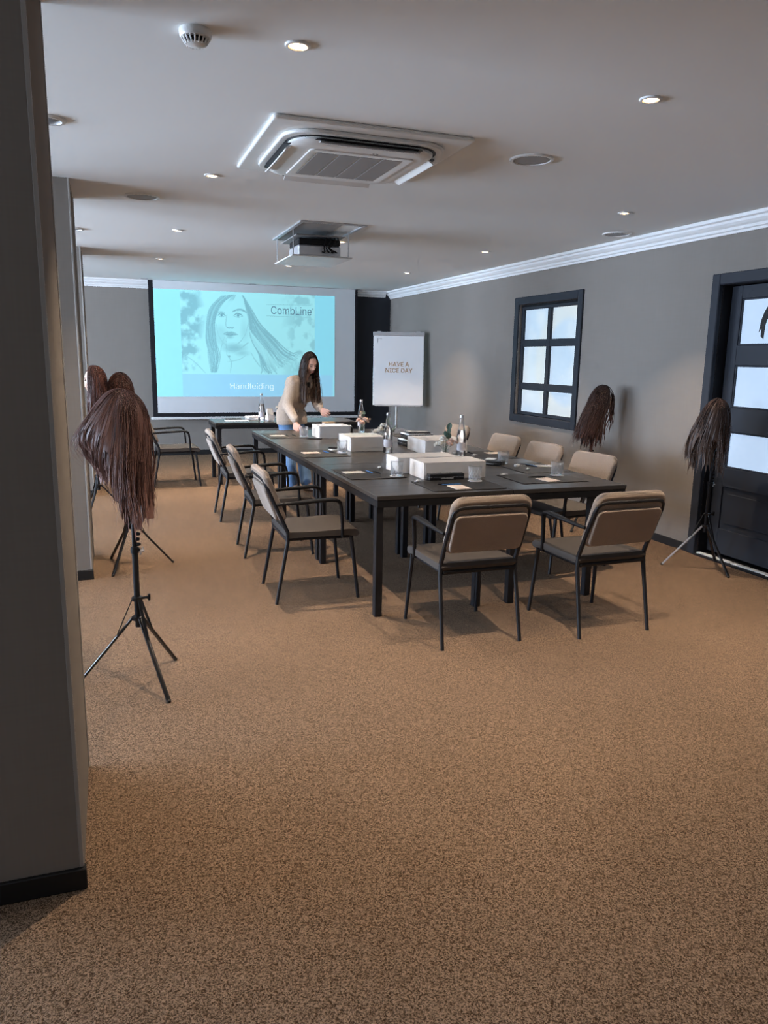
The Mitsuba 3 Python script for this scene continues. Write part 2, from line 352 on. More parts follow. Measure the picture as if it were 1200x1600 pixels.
for a, b, dx in ((4.955, 4.60, 0.0), (4.585, 4.24, 0.006), (4.23, 4.02, -0.003)):
    tp.append(mv(box(-0.022, 0.022, -(a - b) / 2, (a - b) / 2, 0, 0.012, 0.004), (XW + 0.02 + dx, (a + b) / 2, 0.012), rz=1.5))
part('door_1', 'draught_strip', cat(*tp), 'tape', 'white taped draught strip along the sill')

# frosted windows of the left wall (behind the pillars): the room's daylight
for i, (a, b) in enumerate(LW):
    k = f'window_{i + 2}'; labels[k] = {'kind': 'structure', 'label': ('tall frosted window in the left wall between the first two pillars', 'tall frosted window in the left wall between the far pillars', 'tall frosted window in the left wall near the back')[i]}; _used.add(k)
    part(k, 'casing', frame_x(XL - 0.03, XL + 0.022, a - 0.08, b + 0.08, 0.67, 2.33, 0.09, 0.005), 'casing_paint')
    m = (a + b) / 2
    part(k, 'mullion', box(XL - 0.07, XL - 0.03, m - 0.03, m + 0.03, 0.75, 2.25, 0.004), 'casing_paint')
    for c0, c1 in ((a, m - 0.03), (m + 0.03, b)):
        part(k, 'pane', quad_x(XL - 0.06, c0, c1, 0.75, 2.25, +1), 'frosted', smooth=False, emitter=emit(DAY_LEFT, 3.0))

# ------------------------------------------------------------------ ceiling fittings
trim_ring = lathe([(0.047, 0.0), (0.047, -0.003), (0.044, -0.007), (0.036, -0.008), (0.033, -0.006), (0.031, 0.0)], 40)
lens = lathe([(1e-7, -0.0120), (0.010, -0.0115), (0.020, -0.009), (0.028, -0.005), (0.031, -0.001)], 32)
lens = fix(lens)
if lens.face_normals[:, 2].mean() > 0: lens.invert()
D_trim = ply(trim_ring, 'white_plastic', 40)
D_lens = ply(lens, 'white_plastic', True)
def downlight(x, y, label, lit=True, group='lit recessed ceiling spots', z=ZC, power=1.0):
    k = thing('recessed_spot', label, 'ceiling light', group if lit else None)
    A = mat((x, y, z))
    scene[free(k + '__trim_ring')] = {**D_trim, 'to_world': A}
    if lit:
        scene[free(k + '__lens')] = {**D_lens, 'to_world': A, 'emitter': emit(LAMP_GLOW, 0.12)}
        scene[k + '__beam'] = {'type': 'spot', 'to_world': T().look_at(origin=[x, y, z - 0.016], target=[x, y, 0], up=[0, 1, 0]), 'intensity': rgb(*[SPOT_POWER * power * c for c in SPOT_WARM]), 'cutoff_angle': 50.0 if x < 3.5 else 42.0, 'beam_width': 20.0 if x < 3.5 else 10.0}
    else:
        scene[free(k + '__lens')] = {**D_lens, 'to_world': A}; labels[k + '__lens'] = {'label': 'unlit pale lens'}
R0 = ZC - 0.004
downlight(0.704, 2.94, 'lit warm spot beside the smoke detector, nearest the camera', z=R0, power=0.68)
downlight(2.22, 2.93, 'lit warm spot alone at the upper right of the ceiling', z=R0, power=0.72)
downlight(0.68, 5.13, 'lit warm spot on the ceiling left of the air conditioner')
downlight(3.70, 5.09, 'lit warm spot near the right cornice, above the door side', power=1.25)
downlight(0.67, 7.42, 'lit warm spot left of the projector')
downlight(2.20, 7.42, 'lit warm spot right beside the projector hatch')
downlight(3.74, 7.43, 'lit warm spot right of the projector, third row')
downlight(0.66, 9.63, 'small lit spot in the far row, leftmost')
downlight(2.18, 9.64, 'small lit spot in the far row, behind the projector')
downlight(3.75, 9.66, 'small lit spot in the far row, nearest the right corner')
# the same grid goes on above and behind the camera
for (x, y, p), w in zip(((3.72, 2.93, 0.7), (0.70, 0.70, 0.06), (2.22, 0.70, 0.06), (3.72, 0.70, 0.06)), ('beside the door at the right', 'above the left of the camera', 'above the right of the camera', 'in front of the far end of the door wall')):
    downlight(x, y, f'lit recessed spot outside the picture, {w}', z=R0, power=p)

def big_spot(x, y, label):
    k = thing('swivel_spot', label, 'ceiling light')
    part(k, 'rim', mv(lathe([(0.085, 0), (0.085, -0.006), (0.075, -0.012), (0.062, -0.012), (0.060, 0.0)], 40), (x, y, ZC)), 'white_plastic')
    part(k, 'lens', mv(fix(lathe([(1e-7, -0.009), (0.03, -0.0085), (0.060, -0.004), (0.060, 0)], 32)), (x, y, ZC)), 'frosted', 'pale unlit lens', True)
big_spot(-0.20, 4.27, 'unlit round spot cut off by the near pillar')
big_spot(-0.20, 7.74, 'small unlit round spot beside the second pillar')

gr = lathe([(0.122, 0), (0.122, -0.004), (0.116, -0.009), (0.104, -0.010), (0.101, -0.005), (0.101, 0.0)], 48)
gf = fix(lathe([(1e-7, -0.006), (0.05, -0.0065), (0.101, -0.005), (0.101, 0)], 48))
for x, y, l in ((0.303, 5.985, 'round pale ceiling speaker beside the second pillar'), (2.28, 4.01, 'round ceiling speaker right of the air conditioner'), (4.24, 5.92, 'round ceiling speaker near the right cornice')):
    stamp('ceiling_speaker', proto([('rim', gr, 'white_plastic', 35, None), ('grille', gf, 'grey_plastic', True, 'grey grille')]), l, 'speaker', None, (x, y, ZC))

# smoke detector: base, slotted chamber, cap
k = thing('smoke_detector', 'white round smoke detector with dark slots on the ceiling', 'smoke detector')
SDL = (0.348, 2.95, R0)
part(k, 'base', mv(lathe([(0.054, 0), (0.055, -0.008), (0.054, -0.022), (0.050, -0.027), (1e-7, -0.027)], 40), SDL), 'white_plastic')
part(k, 'chamber', mv(lathe([(0.036, -0.027), (0.026, -0.046), (1e-7, -0.046)], 32), SDL), 'black_plastic', 'dark slots', True)
for a in range(18):
    rib = box(-0.0028, 0.0028, -0.004, 0.004, 0, 0.0225, 0.001)
    rib = mv(rib, (0.042, 0, -0.0265), rx=0); rib = mv(tube([(0.046, 0, -0.026), (0.041, 0, -0.036), (0.033, 0, -0.047)], 0.0033, 6), SDL, rz=a * 20)
    part(k, 'rib', rib, 'white_plastic')
part(k, 'cap', mv(fix(lathe([(1e-7, -0.051), (0.024, -0.050), (0.034, -0.046), (0.034, -0.043), (1e-7, -0.043)], 32)), SDL), 'white_plastic')

# ceiling cassette air conditioner
k = thing('air_conditioner', 'square white ceiling cassette air conditioner with open flaps', 'air conditioner')
CX, CY = 1.295, 4.275
def down(m, z): return mv(m, (CX, CY, z))
part(k, 'panel', down(mv(pad(1.03, 1.06, 0.022, 0.02, 0.012), s=(1, 1, -1)), ZC), 'white_plastic')
scene[k + '__panel'] = ply(fix(down(mv(pad(1.03, 1.06, 0.022, 0.02, 0.012), s=(1, 1, -1)), ZC)), 'white_plastic', 35)
part(k, 'outlet_ring', down(fix(mv(pad(0.86, 0.89, 0.020, 0.16, 0.008, 8), s=(1, 1, -1))), ZC - 0.0222), 'white_plastic')
part(k, 'slot_ring', down(pad(0.795, 0.825, 0.004, 0.15, 0.001, 8), ZC - 0.0455), 'black_plastic', 'dark gap around the grille')
body = fix(loft([np.column_stack([rrect(w, h, r, 8), np.full(32, z)]) for w, h, r, z in ((0.60, 0.63, 0.10, -0.0456), (0.765, 0.795, 0.14, -0.0456), (0.765, 0.795, 0.14, -0.056), (0.74, 0.77, 0.13, -0.066), (0.66, 0.69, 0.10, -0.075))][::-1]))
part(k, 'body', down(body, ZC), 'white_plastic')
for a_, dx, dy in ((0, 0, -0.385), (0, 0, 0.385), (90, 0.37, 0), (90, -0.37, 0)):
    part(k, 'air_slot', mv(mv(pad(0.56, 0.075, 0.003, 0.03, 0.001, 5, 2), rz=a_), (CX + dx, CY + dy, ZC - 0.0605)), 'black_plastic', 'dark air outlet')
part(k, 'grille_frame', down(fix(loft([np.column_stack([rrect(w, h, r, 4), np.full(16, z)]) for w, h, r, z in ((0.56, 0.59, 0.03, -0.075), (0.55, 0.58, 0.025, -0.081), (0.47, 0.50, 0.01, -0.081), (0.46, 0.49, 0.01, -0.077))][::-1])), ZC), 'white_plastic')
for i in range(4):
    x0 = CX - 0.23 + i * 0.1165
    part(k, 'grille_panel', box(x0, x0 + 0.1105, CY - 0.245, CY + 0.245, ZC - 0.0815, ZC - 0.076, 0.002), 'grey_plastic', 'grey intake grille')
flap = fix(bar(curve([(-0.26, 0, 0.0), (-0.2, 0, -0.002), (0, 0, -0.003), (0.2, 0, -0.002), (0.26, 0, 0.0)], 4), 0.062, 0.008, (0, 1, 0)))
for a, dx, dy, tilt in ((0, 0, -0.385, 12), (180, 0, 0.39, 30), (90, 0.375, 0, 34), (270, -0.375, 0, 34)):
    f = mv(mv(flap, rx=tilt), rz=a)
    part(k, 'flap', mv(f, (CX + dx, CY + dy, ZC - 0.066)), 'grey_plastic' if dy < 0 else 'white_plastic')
part(k, 'indicator', cat(box(CX + 0.04, CX + 0.05, CY - 0.315, CY - 0.308, ZC - 0.078, ZC - 0.0745, 0.001), box(CX + 0.06, CX + 0.07, CY - 0.315, CY - 0.308, ZC - 0.078, ZC - 0.0745, 0.001), box(CX + 0.03, CX + 0.075, CY - 0.297, CY - 0.291, ZC - 0.078, ZC - 0.0745, 0.001)), 'grey_plastic')

# projector on its ceiling lift
k = thing('projector_lift', 'white ceiling hatch with a lowered tray on thin rods', 'projector lift')
PX0, PX1, PY0, PY1 = 1.555, 2.135, 6.44, 7.58
part(k, 'hatch_frame', cat(*[box(*b, 0.003) for b in ((PX0, PX0 + 0.035, PY0, PY1, ZC - 0.012, ZC), (PX1 - 0.035, PX1, PY0, PY1, ZC - 0.012, ZC), (PX0 + 0.035, PX1 - 0.035, PY0, PY0 + 0.035, ZC - 0.012, ZC), (PX0 + 0.035, PX1 - 0.035, PY1 - 0.035, PY1, ZC - 0.012, ZC))]), 'alu')
part(k, 'hatch_panel', box(PX0 + 0.04, PX1 - 0.2, PY0 + 0.04, PY1 - 0.04, ZC - 0.006, ZC - 0.001), 'grey_plastic', 'grey inner panel')
part(k, 'tray', box(PX0 + 0.01, PX1 - 0.02, 6.80, 7.52, ZC - 0.235, ZC - 0.222, 0.003), 'white_plastic')
for x, y in ((PX0 + 0.03, 6.83), (PX1 - 0.05, 6.83), (PX0 + 0.03, 7.49), (PX1 - 0.05, 7.49)):
    part(k, 'rod', tube([(x, y, ZC - 0.222), (x, y, ZC - 0.001)], 0.005, 6), 'alu')
part(k, 'top_plate', box(PX0 + 0.06, PX1 - 0.08, 6.84, 7.46, ZC - 0.055, ZC - 0.045, 0.003), 'grey_plastic')
k = thing('projector', 'grey and black projector with cables on the ceiling lift tray', 'projector')
part(k, 'body', box(1.64, 2.03, 6.88, 7.24, ZC - 0.2215, ZC - 0.125, 0.012), 'alu')
part(k, 'top_cover', box(1.645, 2.025, 6.885, 7.235, ZC - 0.1249, ZC - 0.07, 0.008), 'black_plastic', 'black upper half')
part(k, 'lens', mv(lathe([(0.042, 0), (0.045, 0.03), (0.040, 0.04), (0.03, 0.034), (1e-7, 0.032)], 28), (1.78, 7.24, ZC - 0.165), rx=-90), 'black_gloss')
for i, x in enumerate((1.86, 1.90, 1.94, 1.97)):
    part(k, 'cable', tube(curve([(x, 6.88, ZC - 0.18 + 0.012 * (i % 2)), (x + 0.01, 6.84, ZC - 0.185), (x - 0.02 * i, 6.825, ZC - 0.15), (x + 0.02, 6.85, ZC - 0.10), (x + 0.03, 6.87, ZC - 0.06)], 5), 0.006, 6), 'black_plastic', 'black cable')
part(k, 'foot', cat(*[mv(lathe([(0.012, 0), (0.012, 0.006), (1e-7, 0.006)], 12), (x, y, ZC - 0.2218)) for x in (1.68, 1.99) for y in (6.92, 7.2)]), 'black_plastic')

# ------------------------------------------------------------------ projection screen with the projected slide
YS = 12.36
k = thing('projection_screen', 'large white projection screen showing a cyan slide with a woman portrait', 'projection screen')
SX0, SX1, SZ0, SZ1 = 0.655, 3.935, 0.615, ZC - 0.004
part(k, 'fabric', box(SX0 + 0.07, SX1 - 0.04, YS, YS + 0.004, SZ0 + 0.06, SZ1), 'screen_fabric', smooth=False)
part(k, 'border', box(SX0, SX0 + 0.07, YS - 0.002, YS + 0.005, SZ0, SZ1), 'black_cloth', 'black left border', smooth=False)
part(k, 'border', box(SX1 - 0.04, SX1, YS - 0.002, YS + 0.005, SZ0, SZ1), 'black_cloth', 'black right border', smooth=False)
part(k, 'border', box(SX0 + 0.07, SX1 - 0.04, YS - 0.002, YS + 0.005, SZ0, SZ0 + 0.06), 'black_cloth', 'black lower border', smooth=False)
part(k, 'bottom_rail', box(SX0 - 0.03, SX1 + 0.02, YS - 0.012, YS + 0.016, SZ0 - 0.042, SZ0 - 0.0005, 0.006), 'white_plastic', 'white bottom rail')
for x in (0.60, 2.2, 3.93):
    part(k, 'ceiling_bracket', box(x - 0.05, x + 0.05, YS - 0.12, YS - 0.09, ZC - 0.008, ZC, 0.002), 'alu')

# the slide, laid out in its own 1200 x 740 units and painted as light on a fine sheet
GX, GY = 341, 201
U, V = np.meshgrid(np.linspace(-150, 1155, GX), np.linspace(15, 780, GY))
img = np.zeros((GY, GX, 3)); img[:] = s2l(160, 238, 250)
photo = (U > 30) & (U < 1000) & (V < 612)
band = (U > 30) & (U < 1140) & (V >= 612)
img[band] = s2l(160, 222, 250)
img[(U > 1000) & (V < 612)] = s2l(152, 232, 250)
dark = np.zeros((GY, GX))
def blob(cx, cy, rx, ry, d, soft=0.5):
    r = np.sqrt(((U - cx) / rx) ** 2 + ((V - cy) / ry) ** 2)
    np.maximum(dark, d * np.clip((1 - r) / soft, 0, 1), out=dark)
def stroke(pts, w, d, taper=True):
    p = curve(pts, 10)
    t = np.linspace(0, 1, len(p)); ww = w * (0.35 + 0.65 * np.sin(np.pi * np.clip(t * 0.9 + 0.05, 0, 1))) if taper else np.full(len(p), w)
    x0, y0, x1, y1 = p[:, 0].min() - 3 * w, p[:, 1].min() - 3 * w, p[:, 0].max() + 3 * w, p[:, 1].max() + 3 * w
    c0, c1 = np.searchsorted(U[0], [x0, x1]); r0, r1 = np.searchsorted(V[:, 0], [y0, y1])
    if c1 <= c0 or r1 <= r0: return
    A = np.stack([U[r0:r1, c0:c1], V[r0:r1, c0:c1]], -1)
    dd = np.full(A.shape[:2], 9.0)
    for i in range(len(p) - 1):
        a, b = p[i], p[i + 1]; ab = b - a; s = np.clip(((A - a) @ ab) / max(ab @ ab, 1e-9), 0, 1)
        dd = np.minimum(dd, np.linalg.norm(A - a - s[..., None] * ab, axis=-1) / ww[i])
    sub = dark[r0:r1, c0:c1]
    if d >= 0: np.maximum(sub, d * np.clip(1.35 - dd, 0, 1), out=sub)
    else: sub *= 1 + d * np.clip(1.35 - dd, 0, 1)
# soft out-of-focus foliage at both sides
nz = meshkit.fbm(np.stack([U / 55, V / 55, U * 0], -1), 4, 3)
dark += np.clip((nz - 0.42) * 2.2, 0, 0.5) * np.clip((215 - U - 0.16 * np.abs(V - 200)) / 60, 0, 1) * (V < 600)
dark += np.clip((nz - 0.48) * 1.6, 0, 0.32) * np.clip((U - 740) / 120, 0, 1)
rs = np.random.default_rng(11)
# hair falling left of the face
for i in range(34):
    s = i / 33; o = rs.normal(0, 4)
    stroke([(405 - 90 * s + o, 35 + 12 * s), (330 - 95 * s + o, 95 + 40 * s), (268 - 58 * s + o, 215 + 20 * s), (262 - 55 * s + 10 * math.sin(i), 350), (285 - 60 * s + o + 12 * math.cos(i * 2), 480), (270 - 40 * s + o, 600)], 3 + 3 * rs.random(), 0.22 + 0.38 * rs.random())
# fringe over the forehead
for i in range(14):
    s = i / 13
    stroke([(420 - 20 * s, 36), (380 - 35 * s, 100 + 10 * s), (320 - 40 * s, 160 + 15 * s), (262 - 8 * s, 200 + 25 * s)], 3, 0.15 + 0.25 * rs.random())
# long hair blown to the right
for i in range(64):
    s = i / 63; o = rs.normal(0, 6)
    ex, ey = 880 - 260 * s + rs.normal(0, 16), 430 + 190 * s ** 0.6 + rs.normal(0, 12)
    stroke([(468 + 10 * s + o * 0.2, 38 + 20 * s), (520 - 5 * s + o, 130 + 60 * s), (590 - 60 * s + o, 240 + 110 * s), (700 - 120 * s + o, 350 + 110 * s + 14 * math.sin(i * 1.7)), (790 - 190 * s + o, 440 + 110 * s + 16 * math.cos(i * 1.3)), (ex, min(ey, 606))], 3 + 4 * rs.random(), 0.18 + 0.42 * rs.random())
for i in range(16):
    s = i / 15
    stroke([(500 + 25 * s, 250 + 60 * s), (540 + 50 * s, 380), (600 + 70 * s, 470 + 10 * s), (660 + 110 * s, 590)], 3, -0.6)
# face kept light, then its features
r = np.sqrt(((U - 392) / 118) ** 2 + ((V - 240) / 168) ** 2); dark *= 1 - 0.94 * np.clip((1.04 - r) / 0.12, 0, 1)
blob(300, 330, 60, 90, 0.16); blob(478, 300, 42, 120, 0.16, 0.9)
stroke([(275, 250), (290, 330), (330, 390), (375, 402), (430, 385), (480, 320), (505, 235)], 5, 0.30)
stroke([(392, 158), (425, 143), (462, 142), (492, 160)], 7, 0.62)
stroke([(288, 168), (310, 160), (335, 166)], 5, 0.40)
for cx, cy, w in ((432, 182, 32), (315, 184, 25)):
    stroke([(cx - w, cy + 4), (cx - 8, cy - 13), (cx + w * 0.6, cy - 7), (cx + w, cy + 6)], 5, 0.72)
    stroke([(cx - w * 0.8, cy + 8), (cx, cy + 15), (cx + w * 0.8, cy + 8)], 3, 0.42)
    blob(cx, cy + 1, 12, 13, 0.70); blob(cx, cy, 5, 6, 0.85)
stroke([(352, 178), (346, 215), (343, 255), (350, 274)], 4, 0.28)
stroke([(346, 268), (362, 276), (374, 272), (390, 276), (398, 268)], 5, 0.52)
blob(356, 272, 8, 5, 0.6); blob(386, 272, 8, 5, 0.6)
blob(372, 316, 50, 16, 0.50, 0.6); blob(370, 340, 36, 16, 0.38, 0.8)
stroke([(324, 320), (350, 306), (366, 310), (384, 305), (428, 322)], 5, 0.50)
stroke([(322, 322), (350, 325), (372, 328), (400, 324), (428, 322)], 4, 0.75)
# neck, collar, shirt and the hand at the chin
blob(400, 420, 110, 46, 0.42, 0.8); blob(455, 455, 70, 30, 0.28, 0.8)
stroke([(340, 400), (352, 430), (420, 436), (500, 380)], 9, 0.35)
stroke([(345, 470), (375, 520), (368, 600)], 4, 0.35); stroke([(500, 460), (430, 505), (350, 520)], 4, 0.25); stroke([(520, 450), (560, 520), (620, 590)], 5, 0.30)
blob(362, 482, 10, 10, 0.55); blob(322, 380, 22, 60, 0.16)
stroke([(300, 460), (312, 400), (330, 345)], 4, 0.3); stroke([(345, 470), (342, 410), (340, 350)], 4, 0.3)
stroke([(235, 540), (262, 560), (258, 600)], 4, 0.5); stroke([(60, 480), (130, 540), (190, 606)], 4, 0.35)
stroke([(640, 96), (800, 92), (970, 90)], 3, 0.30, False); stroke([(640, 178), (800, 180), (970, 182)], 3, 0.30, False)
dk = np.clip(dark, 0, 1) * photo
img[photo] = (np.array(s2l(172, 242, 248)) * (1 - dk[..., None]) + np.array(s2l(84, 132, 154)) * dk[..., None])[photo]
SLX0, SLX1, SLZ0, SLZ1 = 0.725, 3.55, 0.925, 2.53
gx, gz = np.meshgrid(np.linspace(SLX0, SLX1, GX), np.linspace(SLZ1, SLZ0, GY))
pv = np.column_stack([gx.ravel(), np.full(gx.size, YS - 0.003), gz.ravel()])
ii, jj = np.meshgrid(np.arange(GY - 1), np.arange(GX - 1), indexing='ij'); a = (ii * GX + jj).ravel()
pf = np.vstack([np.column_stack([a, a + GX, a + 1]), np.column_stack([a + 1, a + GX, a + GX + 1])])
part(k, 'projected_slide', M(pv, pf), 'slide_cloth', 'cyan slide with a pencil style portrait', smooth=False, uv=np.column_stack([(pv[:, 0] - SLX0) / (SLX1 - SLX0), (pv[:, 2] - SLZ0) / (SLZ1 - SLZ0)]), color=img.reshape(-1, 3) * SCREEN_GAIN,
     emitter={'type': 'area', 'radiance': {'type': 'mesh_attribute', 'name': 'vertex_color'}, 'sampling_weight': 2.0})
def wall_text(text, h, x, z, y, width=None, bold=False, depth=0.001):
    """Lettering that reads along +x and faces -y."""
    m = meshkit.text_mesh(text, h, depth, bold); v = m.vertices.copy()
    v[:, 0] -= v[:, 0].min()
    if width: v[:, 0] *= width / v[:, 0].max()
    return M(np.column_stack([x + v[:, 0], y - v[:, 2], z + v[:, 1]]), m.faces)
sx = lambda u: SLX0 + (u + 150) / 1305 * (SLX1 - SLX0)
sz = lambda v: SLZ1 - (v - 15) / 765 * (SLZ1 - SLZ0)
part(k, 'slide_lettering', fix(wall_text('CombLine', 0.118, sx(672), sz(163), YS - 0.0035, sx(975) - sx(672))), 'slide_ink', 'dark grey word CombLine', False, emitter=emit([SCREEN_GAIN * v for v in s2l(78, 118, 138)], 0.0))
part(k, 'slide_lettering', fix(wall_text('®', 0.03, sx(978), sz(128), YS - 0.0035)), 'slide_ink', None, False, emitter=emit([SCREEN_GAIN * v for v in s2l(90, 130, 150)], 0.0))
part(k, 'slide_lettering', fix(wall_text('Handleiding', 0.092, sx(365), sz(722), YS - 0.0035, sx(685) - sx(365))), 'screen_fabric', 'pale word Handleiding', False, emitter=emit([SCREEN_GAIN * v for v in s2l(205, 246, 255)], 0.0))

# ------------------------------------------------------------------ chairs (facing +y, origin on the floor between the feet)
def chair_parts():
    P = []
    # seat with a rounded front edge
    prof = [(-0.20, 0.425), (0.20, 0.425), (0.265, 0.413), (0.283, 0.428), (0.283, 0.448), (0.262, 0.466), (0.20, 0.472), (0.0, 0.466), (-0.20, 0.470), (-0.213, 0.450)]
    prof = np.array(prof); rings = []
    for x, s in ((-0.236, 0.86), (-0.228, 0.97), (-0.21, 1.0), (0.21, 1.0), (0.228, 0.97), (0.236, 0.86)):
        c0 = prof.mean(0); q = (prof - c0) * [1 - (1 - s) * 0.15, s] + c0
        rings.append([(x, y, z) for y, z in q])
    P.append(('seat', fix(loft(rings)), 'seat_cloth', 40, None))
    P.append(('seat_frame', fix(tube([(-0.215, -0.20, 0.418), (0.215, -0.20, 0.418), (0.215, 0.235, 0.416), (-0.215, 0.235, 0.416), (-0.215, -0.20, 0.418), (-0.21, -0.20, 0.418)], 0.0125, 8)), 'black_metal', 40, None))
    # backrest cushion: slightly curved and leaning
    def lean(m, y0, z0, ang):
        m = mv(m, rx=90); return mv(mv(m, rx=ang), (0, y0, z0))
    cu = pad(0.478, 0.345, 0.050, 0.062, 0.022, 6, 4)
    cu.vertices[:, 2] += 0.20 * (cu.vertices[:, 0] ** 2)
    P.append(('backrest', fix(lean(mv(cu, (0, 0.1725, 0)), -0.183, 0.545, 21)), 'taupe_cloth', 50, None))
    rp = pad(0.436, 0.236, 0.026, 0.036, 0.010, 5, 3)
    rp.vertices[:, 2] += 0.20 * (rp.vertices[:, 0] ** 2)
    P.append(('back_panel', fix(lean(mv(rp, (0, 0.118, -0.001)), -0.232, 0.548, 21)), 'taupe_cloth', 50, None))
    # rear tube: one hoop from foot to foot over the back panel
    L = [(0.240, -0.273, 0.0), (0.232, -0.196, 0.40), (0.230, -0.196, 0.47), (0.231, -0.262, 0.62), (0.228, -0.318, 0.750)]
    top = [(0.222, -0.329, 0.779), (0.205, -0.337, 0.797), (0.175, -0.340, 0.804)]
    hoop = L[2:] + top + [(-x, y, z) for x, y, z in top[::-1]] + [(-x, y, z) for x, y, z in L[2:][::-1]]
    P.append(('back_frame', fix(tube(hoop, 0.0125, 8)), 'black_metal', 40, None))
    for s in (-1, 1):
        P.append(('leg', fix(tube([(s * x, y, z) for x, y, z in L[:3]], [0.0105, 0.0125, 0.0125], 8)), 'black_metal', 40, None))
    for s in (-1, 1):
        P.append(('leg', fix(tube([(s * 0.240, 0.273, 0.0), (s * 0.222, 0.228, 0.418)], [0.0105, 0.0135], 8)), 'black_metal', 40, None))
    for s in (-1, 1):
        c = [(s * 0.246, -0.262, 0.652), (s * 0.252, -0.20, 0.655), (s * 0.257, -0.10, 0.662), (s * 0.258, 0.02, 0.669), (s * 0.258, 0.085, 0.671), (s * 0.256, 0.125, 0.662), (s * 0.250, 0.148, 0.635), (s * 0.240, 0.160, 0.54), (s * 0.236, 0.165, 0.415)]
        pts = curve(c, 5); n = len(pts); t = np.linspace(0, 1, n)
        w = np.interp(t, [0, 0.22, 0.32, 0.58, 0.70, 1], [0.020, 0.022, 0.044, 0.044, 0.028, 0.022]); h = np.interp(t, [0, 0.25, 0.6, 1], [0.018, 0.024, 0.024, 0.018])
        P.append(('armrest', fix(bar(pts, w, h)), 'black_plastic', 45, None))
    return P
CHAIR = proto(chair_parts())
def chair(x, y, rz, label, group=None):
    return stamp('conference_chair', CHAIR, label, 'chair', group, (x, y, 0), rz)
chair(1.892, 3.885, 0.5, 'taupe chair with its back to the camera, left of the two at the near end')
chair(2.712, 3.815, 1.5, 'taupe chair with its back to the camera, right of the two at the near end')
chair(1.232, 4.892, -90.5, 'taupe conference chair on the left table side, nearest the camera')
chair(1.236, 6.082, -92, 'taupe conference chair on the left table side, middle of three')
chair(1.238, 7.500, -91, 'taupe conference chair on the left table side, farthest of three')
chair(0.742, 9.650, -89, 'taupe conference chair alone by the back wall, half hidden by the wigs')
chair(3.285, 5.060, 98, 'beige lit conference chair on the right table side, nearest the door')
chair(3.300, 5.830, 96, 'conference chair on the right table side, second from the door')
chair(3.300, 6.560, 95, 'conference chair on the right table side, third from the door')
chair(3.320, 7.700, 96, 'conference chair on the right table side, farthest, near the flip chart')

# ------------------------------------------------------------------ tables
def table_parts(w, l, legs):
    P = [('tabletop', mv(cbox(w - 0.004, l - 0.004, 0.028, 0.003), (w / 2, l / 2, TT - 0.028)), 'table_wood', 30, None)]
    P.append(('apron', cat(box(0.006, w - 0.006, 0.006, 0.026, TT - 0.072, TT - 0.0285, 0.002), box(0.006, w - 0.006, l - 0.026, l - 0.006, TT - 0.072, TT - 0.0285, 0.002),
                           box(0.006, 0.026, 0.0262, l - 0.0262, TT - 0.072, TT - 0.0285, 0.002), box(w - 0.026, w - 0.006, 0.0262, l - 0.0262, TT - 0.072, TT - 0.0285, 0.002)), 'black_plastic', 30, None))
    for x in legs:
        for y in (0.055, l - 0.055):
            P.append(('leg', mv(cbox(0.048, 0.048, TT - 0.0725, 0.004), (x, y, 0)), 'black_metal', 30, None))
    for x in legs:
        P.append(('hinge', tube([(x + 0.035, 0.10, TT - 0.08), (x + 0.01, 0.055, TT - 0.20)], 0.006, 6), 'chrome', 30, 'steel folding strut'))
    return P
TX0, TX1 = 1.470, 2.385
TW, TW2, TL = TX1 - TX0, 0.855, 1.398
TAB = proto(table_parts(TW, TL, (0.032, 0.705))); TAB2 = proto(table_parts(TW2, TL, (0.032, 0.62)))
TY = 4.205
for i in range(3):
    stamp('folding_table', TAB, ('dark folding table at the near left corner of the conference block', 'dark folding table, middle of the left row', 'dark folding table in front of the standing person')[i], 'table', None, (TX0, TY + i * 1.40, 0))
for i in range(3):
    stamp('folding_table', TAB2, ('dark folding table at the near right corner of the conference block', 'dark folding table, middle of the right row', 'dark folding table at the far right, towards the flip chart')[i], 'table', None, (TX1, TY + i * 1.40, 0))
BT = proto(table_parts(1.80, 0.70, (0.05, 1.75)))
stamp('folding_table', BT, 'dark side table in front of the projection screen', 'table', None, (1.215, 9.43, 0))

# ------------------------------------------------------------------ on the tables
def S(name, mesh, bsdf, label, c, group=None, loc=(0, 0, 0), rz=0, smooth=35): return single(name, mv(mesh, loc, rz), bsdf, label, c, group, smooth)
PT = TT + 0.0005
PADT = 0.004
PAD = cbox(0.50, 0.40, PADT, 0.0015)
seats = [  # centre of the desk pad, turn, what it is by
    (1.705, 5.075, -90, 'left side, at the nearest chair'), (1.67, 6.27, -90, 'left side, at the middle chair'), (1.705, 7.77, -90, 'left side, in front of the standing person'),
    (2.115, 4.46, 0, 'near end, behind the left front chair'), (2.815, 4.59, -1, 'near end, behind the right front chair'),
    (3.020, 5.06, 90, 'right side, at the lit chair'), (3.020, 5.86, 90, 'right side, at the second chair'), (3.020, 7.55, 90, 'right side, at the farthest chair')]
for i, (x, y, a, w) in enumerate(seats):
    S('desk_pad', PAD, 'leather', f'dark leather desk pad, {w}', 'desk pad', None, (x, y, PT), a)
PZ = PT + PADT + 0.0005
NOTE = cbox(0.105, 0.148, 0.004, 0.0008); NOTE_S = cbox(0.10, 0.15, 0.004, 0.0008)
notes = [(1.612, 5.115, -90), (1.60, 6.28, -88), (1.62, 7.74, -92), (2.075, 4.352, 2), (2.805, 4.488, 6), (3.150, 5.10, 82), (3.150, 5.93, 88), (3.12, 7.56, 92)]
for (x, y, a), (_, _, _, w) in zip(notes, seats):
    S('notepad', NOTE, 'note_paper', f'small pale notepad on the desk pad, {w}', 'notepad', None, (x, y, PZ), a)
